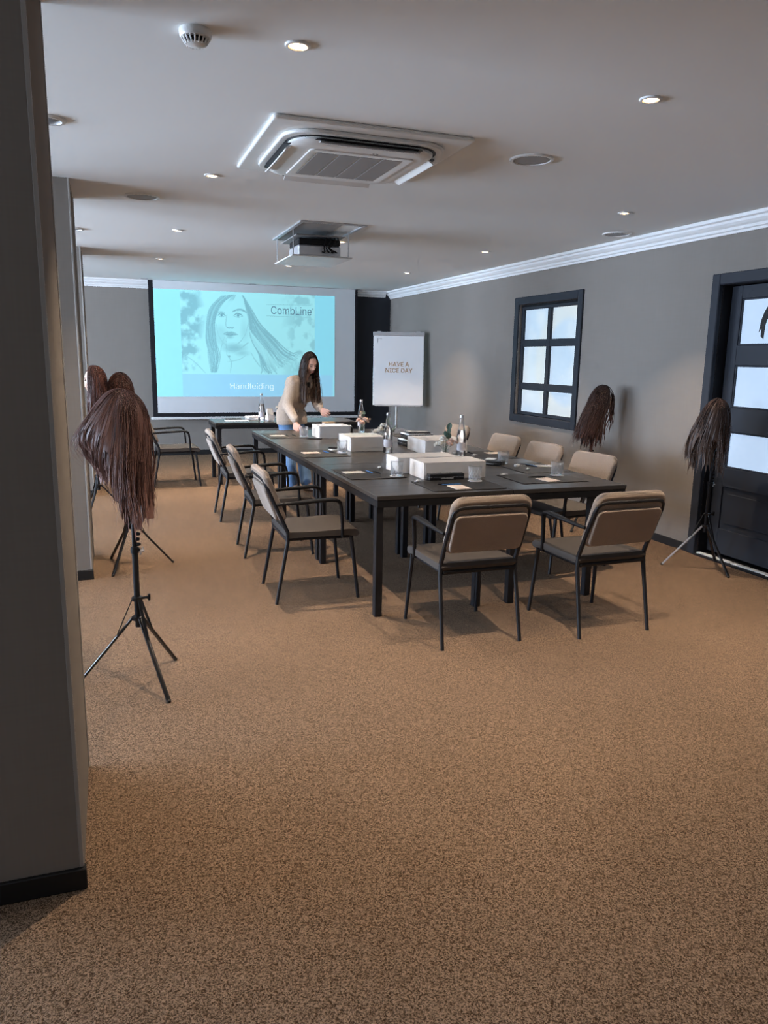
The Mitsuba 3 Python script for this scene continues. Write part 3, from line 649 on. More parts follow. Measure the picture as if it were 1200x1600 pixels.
pen_body = lathe([(0.0012, -0.07), (0.004, -0.06), (0.0045, 0.0), (0.0045, 0.062), (0.003, 0.066), (1e-7, 0.066)], 12)
pen_clip = box(-0.001, 0.001, 0.0042, 0.0065, 0.025, 0.062, 0.0004)
PEN_B = proto([('body', mv(pen_body, (0, 0, 0.0047), ry=90), 'blue_plastic', 40, None), ('clip', mv(pen_clip, (0, 0, 0.0047), ry=90), 'chrome', 30, 'steel clip')])
PEN_K = proto([('body', mv(pen_body, (0, 0, 0.0047), ry=90), 'black_plastic', 40, None), ('clip', mv(pen_clip, (0, 0, 0.0047), ry=90), 'chrome', 30, 'steel clip')])
pens = [(1.725, 5.105, 92, 1), (1.775, 5.10, 96, 0), (1.735, 6.30, 97, 1), (1.785, 6.29, 100, 0), (1.72, 7.75, 92, 0), (1.79, 7.73, 96, 0),
        (2.065, 4.452, -3, 1), (2.05, 4.478, -6, 0), (2.795, 4.615, -3, 0), (3.055, 5.14, 100, 1), (3.035, 5.17, 104, 0), (2.95, 6.00, 84, 0), (2.96, 7.5, 84, 1)]
pl = ['nearest left seat', 'nearest left seat', 'middle left seat', 'middle left seat', "standing person's seat", "standing person's seat", 'left front chair seat', 'left front chair seat', 'right front chair seat', 'lit right chair seat', 'lit right chair seat', 'second right seat', 'farthest right seat']
seen = {}
for (x, y, a, b), w in zip(pens, pl):
    col = 'blue' if b else 'black'; n = seen[(col, w)] = seen.get((col, w), 0) + 1
    stamp('pen', PEN_B if b else PEN_K, f'{col} ballpoint pen on the desk pad of the {w}' + (', nearer the glass' if n > 1 else (', nearer the notepad' if w == "standing person's seat" else '')), 'pen', None, (x, y, PZ), a)
# wrapped mints
def mint(x, y, a, w, z=PZ):
    k = thing('wrapped_mint', f'white wrapped mint, {w}', 'sweet')
    part(k, 'sweet', mv(fix(trimesh.creation.icosphere(2, 1.0)), (x, y, z + 0.0081), a, s=(0.017, 0.011, 0.008)), 'white_paper', smooth=True)
    for s in (-1, 1):
        tw = fix(loft([[(0.0, -0.003, -0.0015), (0.0, 0.003, -0.0015), (0.0, 0.003, 0.0015), (0.0, -0.003, 0.0015)], [(0.014, -0.010, -0.002), (0.014, 0.010, -0.001), (0.014, 0.010, 0.001), (0.014, -0.010, 0.003)]]))
        part(k, 'wrapper_twist', mv(mv(tw, (0.0155, 0, 0), rz=0), (x, y, z + 0.008), rz=a + (0 if s > 0 else 180)), 'white_paper', smooth=False)
for x, y, a, w in ((1.90, 4.622, 30, 'at the corner of the left front desk pad'), (2.605, 4.745, 10, 'at the corner of the right front desk pad'), (2.925, 4.965, 40, "on the lit chair's desk pad"), (2.90, 5.81, 20, 'on the second right desk pad'), (1.865, 5.29, 60, 'on the nearest left desk pad')):
    mint(x, y, a, w)
# cut crystal tumblers on white paper coasters
def tumbler_mesh():
    n = 48; ang = np.arange(n) * 2 * math.pi / n; rings = []
    for z in np.linspace(0.0, 0.092, 16):
        r = 0.0375 + 0.0045 * z / 0.092 - (0.004 if z == 0 else 0)
        cut = 0
        if 0.006 < z < 0.072:
            cut = 0.0022 * np.abs(np.mod(ang * 12 / (2 * math.pi) + z / 0.03, 1) - 0.5) * 2 * 0.5 + 0.0022 * np.abs(np.mod(ang * 12 / (2 * math.pi) - z / 0.03, 1) - 0.5) * 2 * 0.5
        rr = r - cut; rings.append(np.column_stack([rr * np.cos(ang), rr * np.sin(ang), np.full(n, z)]))
    for r, z in ((0.0405, 0.0935), (0.039, 0.092), (0.0375, 0.05), (0.035, 0.020), (0.030, 0.015), (0.012, 0.013)):
        rings.append(np.column_stack([r * np.cos(ang), r * np.sin(ang), np.full(n, z)]))
    return fix(loft(rings))
TUM = ply(tumbler_mesh(), 'glass', 25)
ridges = []
for i in range(12):
    for sgn in (-1, 1):
        ridges.append(tube([((0.0372 + 0.0045 * z / 0.092) * math.cos(a), (0.0372 + 0.0045 * z / 0.092) * math.sin(a), z) for z, a in [(zz, i * math.pi / 6 + sgn * zz * 17.5) for zz in np.linspace(0.006, 0.066, 7)]], 0.0011, 4, False))
for i in range(24):
    a = i * math.pi / 12; ridges.append(tube([(0.0405 * math.cos(a), 0.0405 * math.sin(a), 0.068), (0.0417 * math.cos(a), 0.0417 * math.sin(a), 0.086)], 0.0008, 4, False))
TUMC = ply(cat(*ridges), 'cut_glass', True)
COAST = fix(pad(0.098, 0.098, 0.002, 0.0489, 0.0006, 8, 2))
tums = [(1.855, 4.895, 'nearest left seat', 1), (1.862, 6.235, 'middle left seat', 1), (1.862, 7.60, "standing person's seat", 1), (2.295, 4.575, 'left front chair seat', 1), (2.985, 4.665, 'right front chair seat', 1), (2.905, 5.315, 'lit right chair seat', 0)]
for x, y, w, onpad in tums:
    z = PZ if onpad else PT
    S('paper_coaster', COAST, 'white_paper', f'round white paper coaster under the tumbler, {w}', 'coaster', None, (x, y, z))
    k = thing('crystal_tumbler', f'cut crystal water tumbler, {w}', 'glass')
    A = mat((x, y, z + 0.0025)) @ T().scale([1.04, 1.04, 1.1]); scene[free(k + '__body')] = {**TUM, 'to_world': A}; scene[free(k + '__cut_pattern')] = {**TUMC, 'to_world': A}; labels[k + '__cut_pattern'] = {'label': 'bright cut diamond pattern'}

# white cartons on the table, lids folded into the front
def carton(x0, x1, y0, y1, h, label, rz=0, z=PT):
    k = thing('white_carton', label, 'box')
    w, l = x1 - x0, y1 - y0; ctr = ((x0 + x1) / 2, (y0 + y1) / 2, z)
    part(k, 'body', mv(cbox(w - 0.004, l - 0.004, h - 0.004, 0.002), ctr, rz), 'carton')
    part(k, 'lid', mv(cat(mv(cbox(w, l, 0.0035, 0.0015), (0, 0, h - 0.0035)), box(-w / 2 + 0.012, w / 2 - 0.012, -l / 2 - 0.0012, -l / 2 + 0.0015, 0.03, h - 0.0036, 0.0005), box(-w / 2 - 0.0012, -w / 2 + 0.0015, -l / 2 + 0.02, l / 2 - 0.02, 0.012, h - 0.0036, 0.0005)), ctr, rz), 'carton')
carton(1.982, 2.452, 4.725, 4.985, 0.115, 'large white carton in front, a black case leaning at its foot')
carton(1.905, 2.375, 5.010, 5.26, 0.115, 'white carton directly behind the large front one')
carton(1.965, 2.295, 6.330, 6.700, 0.125, 'white carton beside the tall water bottle')
carton(1.975, 2.305, 7.420, 7.72, 0.125, 'white carton nearest the standing person')
carton(2.525, 2.925, 6.000, 6.42, 0.120, 'white carton half hidden behind flowers and a bottle')

def black_case(x, y, w, l, h, rz, label, extra=None, z=PT):
    k = thing('black_case', label, 'case')
    part(k, 'shell', mv(pad(w, l, h, 0.012, 0.006, 4, 3), (x, y, z), rz), 'black_gloss')
    part(k, 'seam', mv(pad(w + 0.0012, l + 0.0012, 0.0016, 0.0125, 0.0004, 4, 2), (x, y, z + h * 0.5), rz), 'grey_plastic', 'thin grey seam')
    part(k, 'badge', mv(box(-w * 0.18, w * 0.18, -l / 2 - 0.0015, -l / 2 + 0.002, h * 0.22, h * 0.42, 0.0004), (x, y, z), rz), 'grey_plastic', 'grey badge')
black_case(2.13, 4.690, 0.262, 0.058, 0.045, 1, 'flat black case in front of the large white carton', z=PT)
black_case(2.80, 5.31, 0.20, 0.09, 0.035, -50, 'black zip case by the right tumbler, papers on top', z=PT)
black_case(2.72, 6.70, 0.28, 0.22, 0.05, 2, 'black case at the bottom of the stack in the middle')
S('white_folder', cbox(0.27, 0.21, 0.012, 0.002), 'white_paper', 'white folder between the two black cases in the middle stack', 'folder', None, (2.725, 6.70, PT + 0.0505), 4)
black_case(2.735, 6.71, 0.26, 0.20, 0.04, -3, 'black case on top of the white folder in the stack', z=PT + 0.063)
S('white_folder', cbox(0.25, 0.19, 0.012, 0.002), 'white_paper', 'white folder near the top of the middle stack', 'folder', None, (2.735, 6.71, PT + 0.1035), 3)
k = thing('tablet', 'black tablet lying on the top of the middle stack', 'tablet')
part(k, 'body', mv(pad(0.22, 0.16, 0.012, 0.012, 0.004, 4, 3), (2.74, 6.71, PT + 0.116), -6), 'black_gloss')
part(k, 'display', mv(pad(0.20, 0.14, 0.0006, 0.006, 0.0002, 3, 2), (2.74, 6.71, PT + 0.128), -6), 'grey_plastic', 'grey display')
k = thing('phone', 'black phone at the foot of the far carton', 'phone')
part(k, 'body', mv(pad(0.075, 0.15, 0.009, 0.012, 0.003, 4, 3), (1.925, 7.415, PT), 70), 'black_gloss')
part(k, 'display', mv(pad(0.068, 0.142, 0.0005, 0.009, 0.0002, 4, 2), (1.925, 7.415, PT + 0.009), 70), 'black_plastic')
S('brochure', cbox(0.075, 0.11, 0.003, 0.0006), 'white_paper', 'pale leaflet on the black zip case', 'leaflet', None, (2.82, 5.36, PT + 0.036), -40)
S('paper_packet', cbox(0.09, 0.06, 0.012, 0.002), 'white_paper', 'small white packet by the middle left tumbler', 'packet', None, (1.86, 6.47, PT), 20)
k = thing('black_marker', 'black marker lying on the white packet at the middle left seat', 'marker')
part(k, 'barrel', mv(fix(lathe([(0.006, -0.06), (0.008, -0.055), (0.008, 0.06), (1e-7, 0.06)], 12)), (1.87, 6.47, PT + 0.0205), rz=-30, ry=90), 'black_plastic')
part(k, 'cap', mv(fix(lathe([(1e-7, 0.015), (0.0088, 0.015), (0.0088, 0.0605), (1e-7, 0.061)], 12)), (1.87, 6.47, PT + 0.0205), rz=-30, ry=90), 'black_gloss')
for i, (x, y, a, l) in enumerate(((2.50, 5.20, 15, 'small white plug by the black zip case'),)):
    k = thing('cable_plug', l, 'plug')
    xx, yy = 2.93, 5.14
    part(k, 'body', mv(pad(0.05, 0.03, 0.022, 0.008, 0.005, 4, 3), (xx, yy, PT), 30), 'white_plastic')
    part(k, 'cable', tube(curve([(xx + 0.02, yy + 0.012, PT + 0.011), (xx + 0.06, yy + 0.05, PT + 0.006), (xx + 0.10, yy + 0.04, PT + 0.005)], 6), 0.003, 6), 'white_plastic')

# bottles of water
def bottle(x, y, label, level=0.55, red=True, z=PT):
    k = thing('water_bottle', label, 'bottle')
    prof = [(1e-7, 0.0), (0.034, 0.0), (0.037, 0.004), (0.037, 0.13), (0.036, 0.15), (0.031, 0.18), (0.021, 0.225), (0.0155, 0.255), (0.0140, 0.285), (0.0155, 0.287), (0.0155, 0.294), (0.0138, 0.296)]
    prof = [(r * 1.1, h_ * 1.13) for r, h_ in prof]
    inner = [(max(r - 0.0022, 1e-7), min(h_ + (0.004 if h_ < 0.003 else 0), 0.333)) for r, h_ in prof[::-1] if not (h_ == 0.0 and r > 0.01)]
    part(k, 'bottle_glass', mv(fix(lathe(prof + inner, 32, True)), (x, y, z)), 'glass', smooth=40)
    top = 0.31 * level + 0.05; pp = np.array(prof); zz = np.linspace(0.0065, top, 14)
    rr = np.interp(zz, pp[1:, 1], pp[1:, 0]) - 0.0026
    part(k, 'water', mv(fix(lathe([(1e-7, 0.0065)] + list(zip(rr, zz)) + [(1e-7, top)], 28)), (x, y, z)), 'water', 'clear water', 40)
    part(k, 'cap', mv(fix(lathe([(0.0176, 0.320), (0.0180, 0.322), (0.0180, 0.342), (0.0165, 0.344), (1e-7, 0.344)], 24)), (x, y, z)), 'alu', 'silver cap')
    ang = np.linspace(-1.1, 1.1, 16) + math.radians(-112)
    rg = [np.column_stack([x + r * np.cos(ang), y + r * np.sin(ang), np.full(16, z + h)]) for h in (0.050, 0.118) for r in (0.0412,)]
    v = np.vstack(rg); i = np.arange(15); part(k, 'label', M(v, np.vstack([np.column_stack([i, i + 1, i + 17]), np.column_stack([i, i + 17, i + 16])])), 'pink_label' if red else 'white_paper', 'pale paper label', False)
bottle(2.262, 6.20, 'tall clear water bottle with a pale label beside the white carton')
bottle(2.795, 5.86, 'clear water bottle in front of the half hidden carton')
bottle(2.672, 8.22, 'clear water bottle behind the peach flowers on the far table end')
bottle(1.815, 9.62, 'clear water bottle on the side table before the screen')

# flower posies in small glass vases
def petal_mesh(s, cup):
    g = np.linspace(-1, 1, 5); a, b = np.meshgrid(g, np.linspace(0, 1, 6)); w = np.sin(np.pi * (0.12 + 0.80 * b)) ** 0.7 * 0.62
    v = np.column_stack([(a * w * s).ravel(), (b * s * (1 - 0.15 * a * a)).ravel(), (cup * s * (b ** 2 * 0.9 - 0.0) + 0.25 * s * a * a * b).ravel()])
    i, j = np.meshgrid(np.arange(5), np.arange(4), indexing='ij'); q = (i * 5 + j).ravel()
    return M(v, np.vstack([np.column_stack([q, q + 1, q + 6]), np.column_stack([q, q + 6, q + 5])]))
def blossom(s, rs):
    ms = []
    for ring, (n, cup, el) in enumerate(((6, 0.25, 0.15), (5, 0.7, 0.35), (4, 1.2, 0.55))):
        for i in range(n):
            ms.append(mv(petal_mesh(s * (1 - 0.2 * ring), cup), (0, 0, 0.004 * ring), rz=360 * i / n + 31 * ring + rs.uniform(-12, 12), rx=0))
    return cat(*ms)
def leaf_mesh(l, w):
    t = np.linspace(0, 1, 9); hw = w * np.sin(np.pi * t ** 0.8) ** 0.8
    v = np.vstack([np.column_stack([-hw, t * l, 0.12 * l * t * t + hw * 0.25]), np.column_stack([hw * 0, t * l, 0.12 * l * t * t]), np.column_stack([hw, t * l, 0.12 * l * t * t + hw * 0.25])])
    i = np.arange(8); f = [np.column_stack([i + o, i + 9 + o, i + 10 + o]) for o in (0, 9)] + [np.column_stack([i + o, i + 10 + o, i + 1 + o]) for o in (0, 9)]
    return M(v, np.vstack(f))
def posy(x, y, label, mats, heights, leaves, vase_h=0.085, seed=1, z=PT, dark=False):
    rs = np.random.default_rng(seed); k = thing('flower_vase', label, 'flower vase')
    part(k, 'vase', mv(fix(lathe([(1e-7, 0.0), (0.030, 0.0), (0.036, 0.006), (0.039, 0.03), (0.034, 0.065), (0.026, vase_h), (0.0275, vase_h + 0.003)], 28)), (x, y, z)), 'black_gloss' if dark else 'thin_glass', smooth=40)
    part(k, 'water', mv(fix(lathe([(1e-7, 0.004), (0.028, 0.004), (0.034, 0.01), (0.0365, 0.03), (0.034, 0.05), (1e-7, 0.05)], 24)), (x, y, z)), 'water', smooth=40) if not dark else None
    for (dx, dy, dz, s), m in zip(heights, mats * 9):
        d = np.array([dx, dy, dz - 0.06]); d /= np.linalg.norm(d); tilt = math.degrees(math.acos(d[2])); az = math.degrees(math.atan2(d[1], d[0]))
        part(k, 'blossom', mv(mv(mv(blossom(s, rs), rz=rs.uniform(0, 90)), ry=tilt * 0.8), (x + dx, y + dy, z + dz), rz=az * 0) if False else mv(mv(blossom(s, rs), ry=tilt * 0.7, rz=az), (x + dx, y + dy, z + dz)), m, smooth=False)
        part(k, 'stem', tube(curve([(x + dx * 0.1, y + dy * 0.1, z + 0.02), (x + dx * 0.4, y + dy * 0.4, z + vase_h), (x + dx, y + dy, z + dz)], 4), 0.0018, 5), 'stem', smooth=True)
    for dx, dy, dz, l, az in leaves:
        part(k, 'leaf', mv(mv(leaf_mesh(l, l * 0.36), rx=55), (x + dx, y + dy, z + dz), rz=az), 'leaf', smooth=False)
        part(k, 'stem', tube(curve([(x, y, z + 0.02), (x + dx * 0.5, y + dy * 0.5, z + dz * 0.6), (x + dx, y + dy, z + dz + 0.01)], 4), 0.0016, 5), 'stem', smooth=True)
H1 = [(-0.035, -0.01, 0.125, 0.034), (0.03, -0.03, 0.135, 0.036), (0.06, 0.01, 0.115, 0.032), (-0.005, -0.04, 0.105, 0.034), (0.0, 0.02, 0.155, 0.032), (0.085, -0.01, 0.14, 0.016)]
posy(2.60, 7.98, 'peach roses in a small glass vase at the far table end', ['petal'], H1, [(0.015, 0.0, 0.16, 0.05, 160), (0.03, 0.01, 0.19, 0.05, -20), (-0.02, 0.01, 0.15, 0.04, 70)], seed=2)
H2 = [(-0.04, -0.02, 0.115, 0.036), (0.02, -0.035, 0.11, 0.036), (-0.01, 0.015, 0.145, 0.034), (0.05, 0.0, 0.13, 0.03), (-0.06, 0.02, 0.10, 0.03), (0.09, -0.02, 0.12, 0.02)]
posy(2.62, 5.80, 'pale blossoms with round dark leaves beside the bottle, behind the front cartons', ['petal_white', 'petal'], H2, [(0.03, 0.0, 0.15, 0.062, -35), (0.025, 0.0, 0.19, 0.06, -60), (0.03, 0.005, 0.225, 0.07, -50), (0.01, 0.0, 0.17, 0.06, 130)], seed=3)
H3 = [(-0.05, -0.02, 0.12, 0.04), (0.02, -0.035, 0.13, 0.038), (-0.01, 0.015, 0.155, 0.036), (0.06, 0.0, 0.11, 0.032), (-0.08, 0.02, 0.10, 0.034)]
posy(2.50, 6.95, 'white blossoms with green leaves behind the tall bottle', ['petal_white'], H3, [(0.05, 0.0, 0.15, 0.06, -60), (0.03, 0.0, 0.19, 0.07, -30), (0.09, 0.0, 0.12, 0.06, -90), (0.075, -0.02, 0.09, 0.06, -110)], seed=4)
posy(2.075, 9.72, 'cream roses in a dark round vase on the side table', ['petal_white', 'petal'], [(0.0, -0.02, 0.13, 0.045), (0.04, 0.0, 0.16, 0.042), (-0.03, -0.01, 0.15, 0.038), (0.01, 0.0, 0.19, 0.035)], [(0.03, 0, 0.12, 0.05, -60)], seed=5, dark=True)
# low glass dishes between the flowers
def dish(x, y, r, h, label, z=PT):
    single('glass_bowl', mv(fix(lathe([(1e-7, 0.0), (r * 0.8, 0.0), (r, h * 0.15), (r, h), (r - 0.004, h), (r - 0.004, h * 0.18), (1e-7, 0.006)], 32)), (x, y, z)), 'glass', label, 'bowl', None, 40)
dish(2.665, 5.66, 0.040, 0.062, 'small clear glass bowl between the carton and the bottle')
dish(2.60, 7.55, 0.034, 0.07, 'small clear glass behind the carton beside the tall bottle')
k = thing('white_plate', 'white oval dish behind the white blossoms', 'dish')
part(k, 'dish', mv(fix(lathe([(1e-7, 0.0), (0.05, 0.0), (0.055, 0.006), (0.10, 0.030), (0.104, 0.030), (0.06, 0.008), (1e-7, 0.006)], 36)), (2.63, 7.32, PT + 0.062), s=(1, 0.8, 1)), 'white_plastic')
part(k, 'stand', mv(fix(lathe([(1e-7, 0.0), (0.06, 0.0), (0.055, 0.008), (0.012, 0.016), (0.012, 0.05), (0.03, 0.0625), (1e-7, 0.0625)], 28)), (2.63, 7.32, PT)), 'thin_glass', 'glass stand')
# things by the far carton and on the side table
k = thing('kraft_box', 'small kraft box with white papers under the person left hand', 'box')
part(k, 'body', mv(cbox(0.12, 0.09, 0.075, 0.002), (2.24, 8.02, PT + 0.0305), 8), 'carton')
part(k, 'lid', mv(cbox(0.124, 0.094, 0.012, 0.002), (2.24, 8.02, PT + 0.106), 8), 'gold_print', 'brown lid')
S('paper_stack', cat(cbox(0.22, 0.16, 0.028, 0.001)), 'white_paper', 'stack of white papers under the kraft box', 'papers', None, (2.25, 8.02, PT), 6)
k = thing('black_device', 'black device with white top at the right of the far carton', 'device')
part(k, 'body', mv(pad(0.16, 0.14, 0.06, 0.015, 0.008, 4, 3), (2.45, 8.10, PT), -10), 'black_gloss')
part(k, 'top', mv(pad(0.14, 0.12, 0.008, 0.012, 0.003, 4, 3), (2.45, 8.10, PT + 0.0602), -10), 'white_plastic', 'white top plate')
S('notebook', cbox(0.15, 0.21, 0.006, 0.0015), 'leather', 'dark closed notebook on the side table', 'notebook', None, (1.52, 10.02, PT), 88)
S('paper_sheet', cbox(0.21, 0.297, 0.003, 0.0006), 'white_paper', 'white sheets lying in front on the side table', 'papers', None, (1.52, 9.72, PT), 86)
S('white_folder', cbox(0.22, 0.30, 0.02, 0.002), 'white_paper', 'lower white folder stacked on the side table', 'folder', None, (1.82, 9.95, PT), 80)
S('white_folder', cbox(0.21, 0.29, 0.018, 0.002), 'carton', 'upper white folder stacked on the side table', 'folder', None, (1.83, 9.96, PT + 0.0205), 95)
dish(1.945, 9.60, 0.036, 0.085, 'clear glass beside the bottle on the side table')
S('menu_card', fix(loft([[(-0.05, -0.03, 0), (0.05, -0.03, 0), (0.05, 0.03, 0), (-0.05, 0.03, 0)], [(-0.05, -0.001, 0.15), (0.05, -0.001, 0.15), (0.05, 0.001, 0.15), (-0.05, 0.001, 0.15)]])), 'white_paper', 'folded blue white table card on the side table', 'card', None, (1.955, 9.80, PT), 30, False)

# ------------------------------------------------------------------ flip chart
k = thing('flip_chart', 'white flip chart reading HAVE A NICE DAY in the far right corner', 'flip chart')
FX, FY = 4.075, 10.78
ang = -20.0; FT = 7.0
def fl(m): return mv(mv(m, rx=-FT), (FX, FY, 0.875), rz=ang)
part(k, 'board', fl(box(-0.375, 0.375, 0.0, 0.022, 0.0, 1.07, 0.004)), 'white_plastic')
part(k, 'paper_pad', fl(box(-0.365, 0.372, -0.010, -0.0005, 0.008, 1.02, 0.001)), 'white_paper', 'white paper pad')
part(k, 'clamp_bar', fl(box(-0.382, 0.382, -0.018, 0.024, 1.022, 1.078, 0.006)), 'alu', 'grey clamp bar')
for x in (-0.29, 0.29): part(k, 'clamp_knob', fl(box(x - 0.03, x + 0.03, -0.012, 0.012, 1.0785, 1.090, 0.004)), 'alu')
part(k, 'pen_tray', fl(box(-0.34, 0.34, -0.022, 0.0, -0.016, -0.001, 0.004)), 'alu')
part(k, 'corner_mark', fl(cat(box(-0.315, -0.309, -0.0112, -0.0105, 0.92, 0.975), box(-0.315, -0.25, -0.0112, -0.0105, 0.975, 0.981))), 'grey_plastic', smooth=False)
for text, w, z in (('HAVE A', 0.30, 0.575), ('NICE DAY', 0.40, 0.485)):
    t = wall_text(text, 0.062, 0, z, -0.0105, w, True); t.vertices[:, 0] -= w / 2 - 0.01
    part(k, 'lettering', fl(fix(t)), 'gold_print', f'bronze lettering {text}', False)
pole = lambda z: mv(mv(M([[0, 0, 0]], [[0, 0, 0]]), (0, 0, z)), (0, 0, 0))
part(k, 'mast', tube([(FX, FY + 0.045, 0.10), (FX, FY + 0.045, 0.95), (FX + 0.0, FY + 0.10, 1.5)], 0.017, 12), 'alu', 'steel mast')
for a in (90, 210, 330):
    e = np.array([math.cos(math.radians(a)), math.sin(math.radians(a)), 0]) * 0.36
    part(k, 'foot', tube([(FX, FY + 0.045, 0.10), (FX + e[0] * 0.4, FY + 0.045 + e[1] * 0.4, 0.085), (FX + e[0], FY + 0.045 + e[1], 0.022)], [0.016, 0.016, 0.012], 10), 'alu')
    part(k, 'caster', mv(fix(lathe([(1e-7, 0), (0.016, 0), (0.02, 0.006), (0.02, 0.018), (0.012, 0.024), (1e-7, 0.024)], 16)), (FX + e[0], FY + 0.045 + e[1], 0)), 'black_plastic')

# ------------------------------------------------------------------ heads and hair
def head_mesh(female=True, sub=5):
    """A head about its centre, face towards +y, with brow, nose, lips, chin and ears."""
    m = trimesh.creation.icosphere(sub, 1.0); d = m.vertices.copy(); x, y, z = d.T
    E = np.array([0.073, 0.092, 0.118]); p = d * E
    low = np.clip(-z, 0, 1); front = np.clip(y, 0, 1)
    p[:, 0] *= 1 - 0.30 * low ** 1.5
    p[:, 1] += 0.004 * front * low - 0.022 * np.clip(-y, 0, 1) * low ** 1.2 * -1
    p[:, 1] *= 1 - 0.10 * np.clip(z, 0, 1) * front
    def bump(cx, cz, sx, sz, amt):
        return amt * np.exp(-((p[:, 0] - cx) / sx) ** 2 - ((p[:, 2] - cz) / sz) ** 2) * (y > 0.1)
    dy = bump(0, -0.030, 0.010, 0.013, 0.020) + bump(0, -0.010, 0.008, 0.022, 0.011) + bump(0, 0.022, 0.045, 0.010, 0.005)
    for s in (-1, 1):
        dy += bump(s * 0.030, 0.004, 0.015, 0.011, -0.009) + bump(s * 0.036, -0.028, 0.02, 0.02, 0.004)
        dy += bump(s * 0.010, -0.036, 0.006, 0.006, 0.006)
    dy += bump(0, -0.058, 0.020, 0.0055, 0.007) + bump(0, -0.070, 0.017, 0.0055, 0.007) + bump(0, -0.064, 0.022, 0.0025, -0.003) + bump(0, -0.098, 0.020, 0.014, 0.010)
    p[:, 1] += dy
    h = M(p, m.faces)
    ears = [mv(fix(trimesh.creation.icosphere(2, 1.0)), (s * 0.072, -0.006, -0.012), s=(0.010, 0.018, 0.031)) for s in (-1, 1)]
    return h, ears

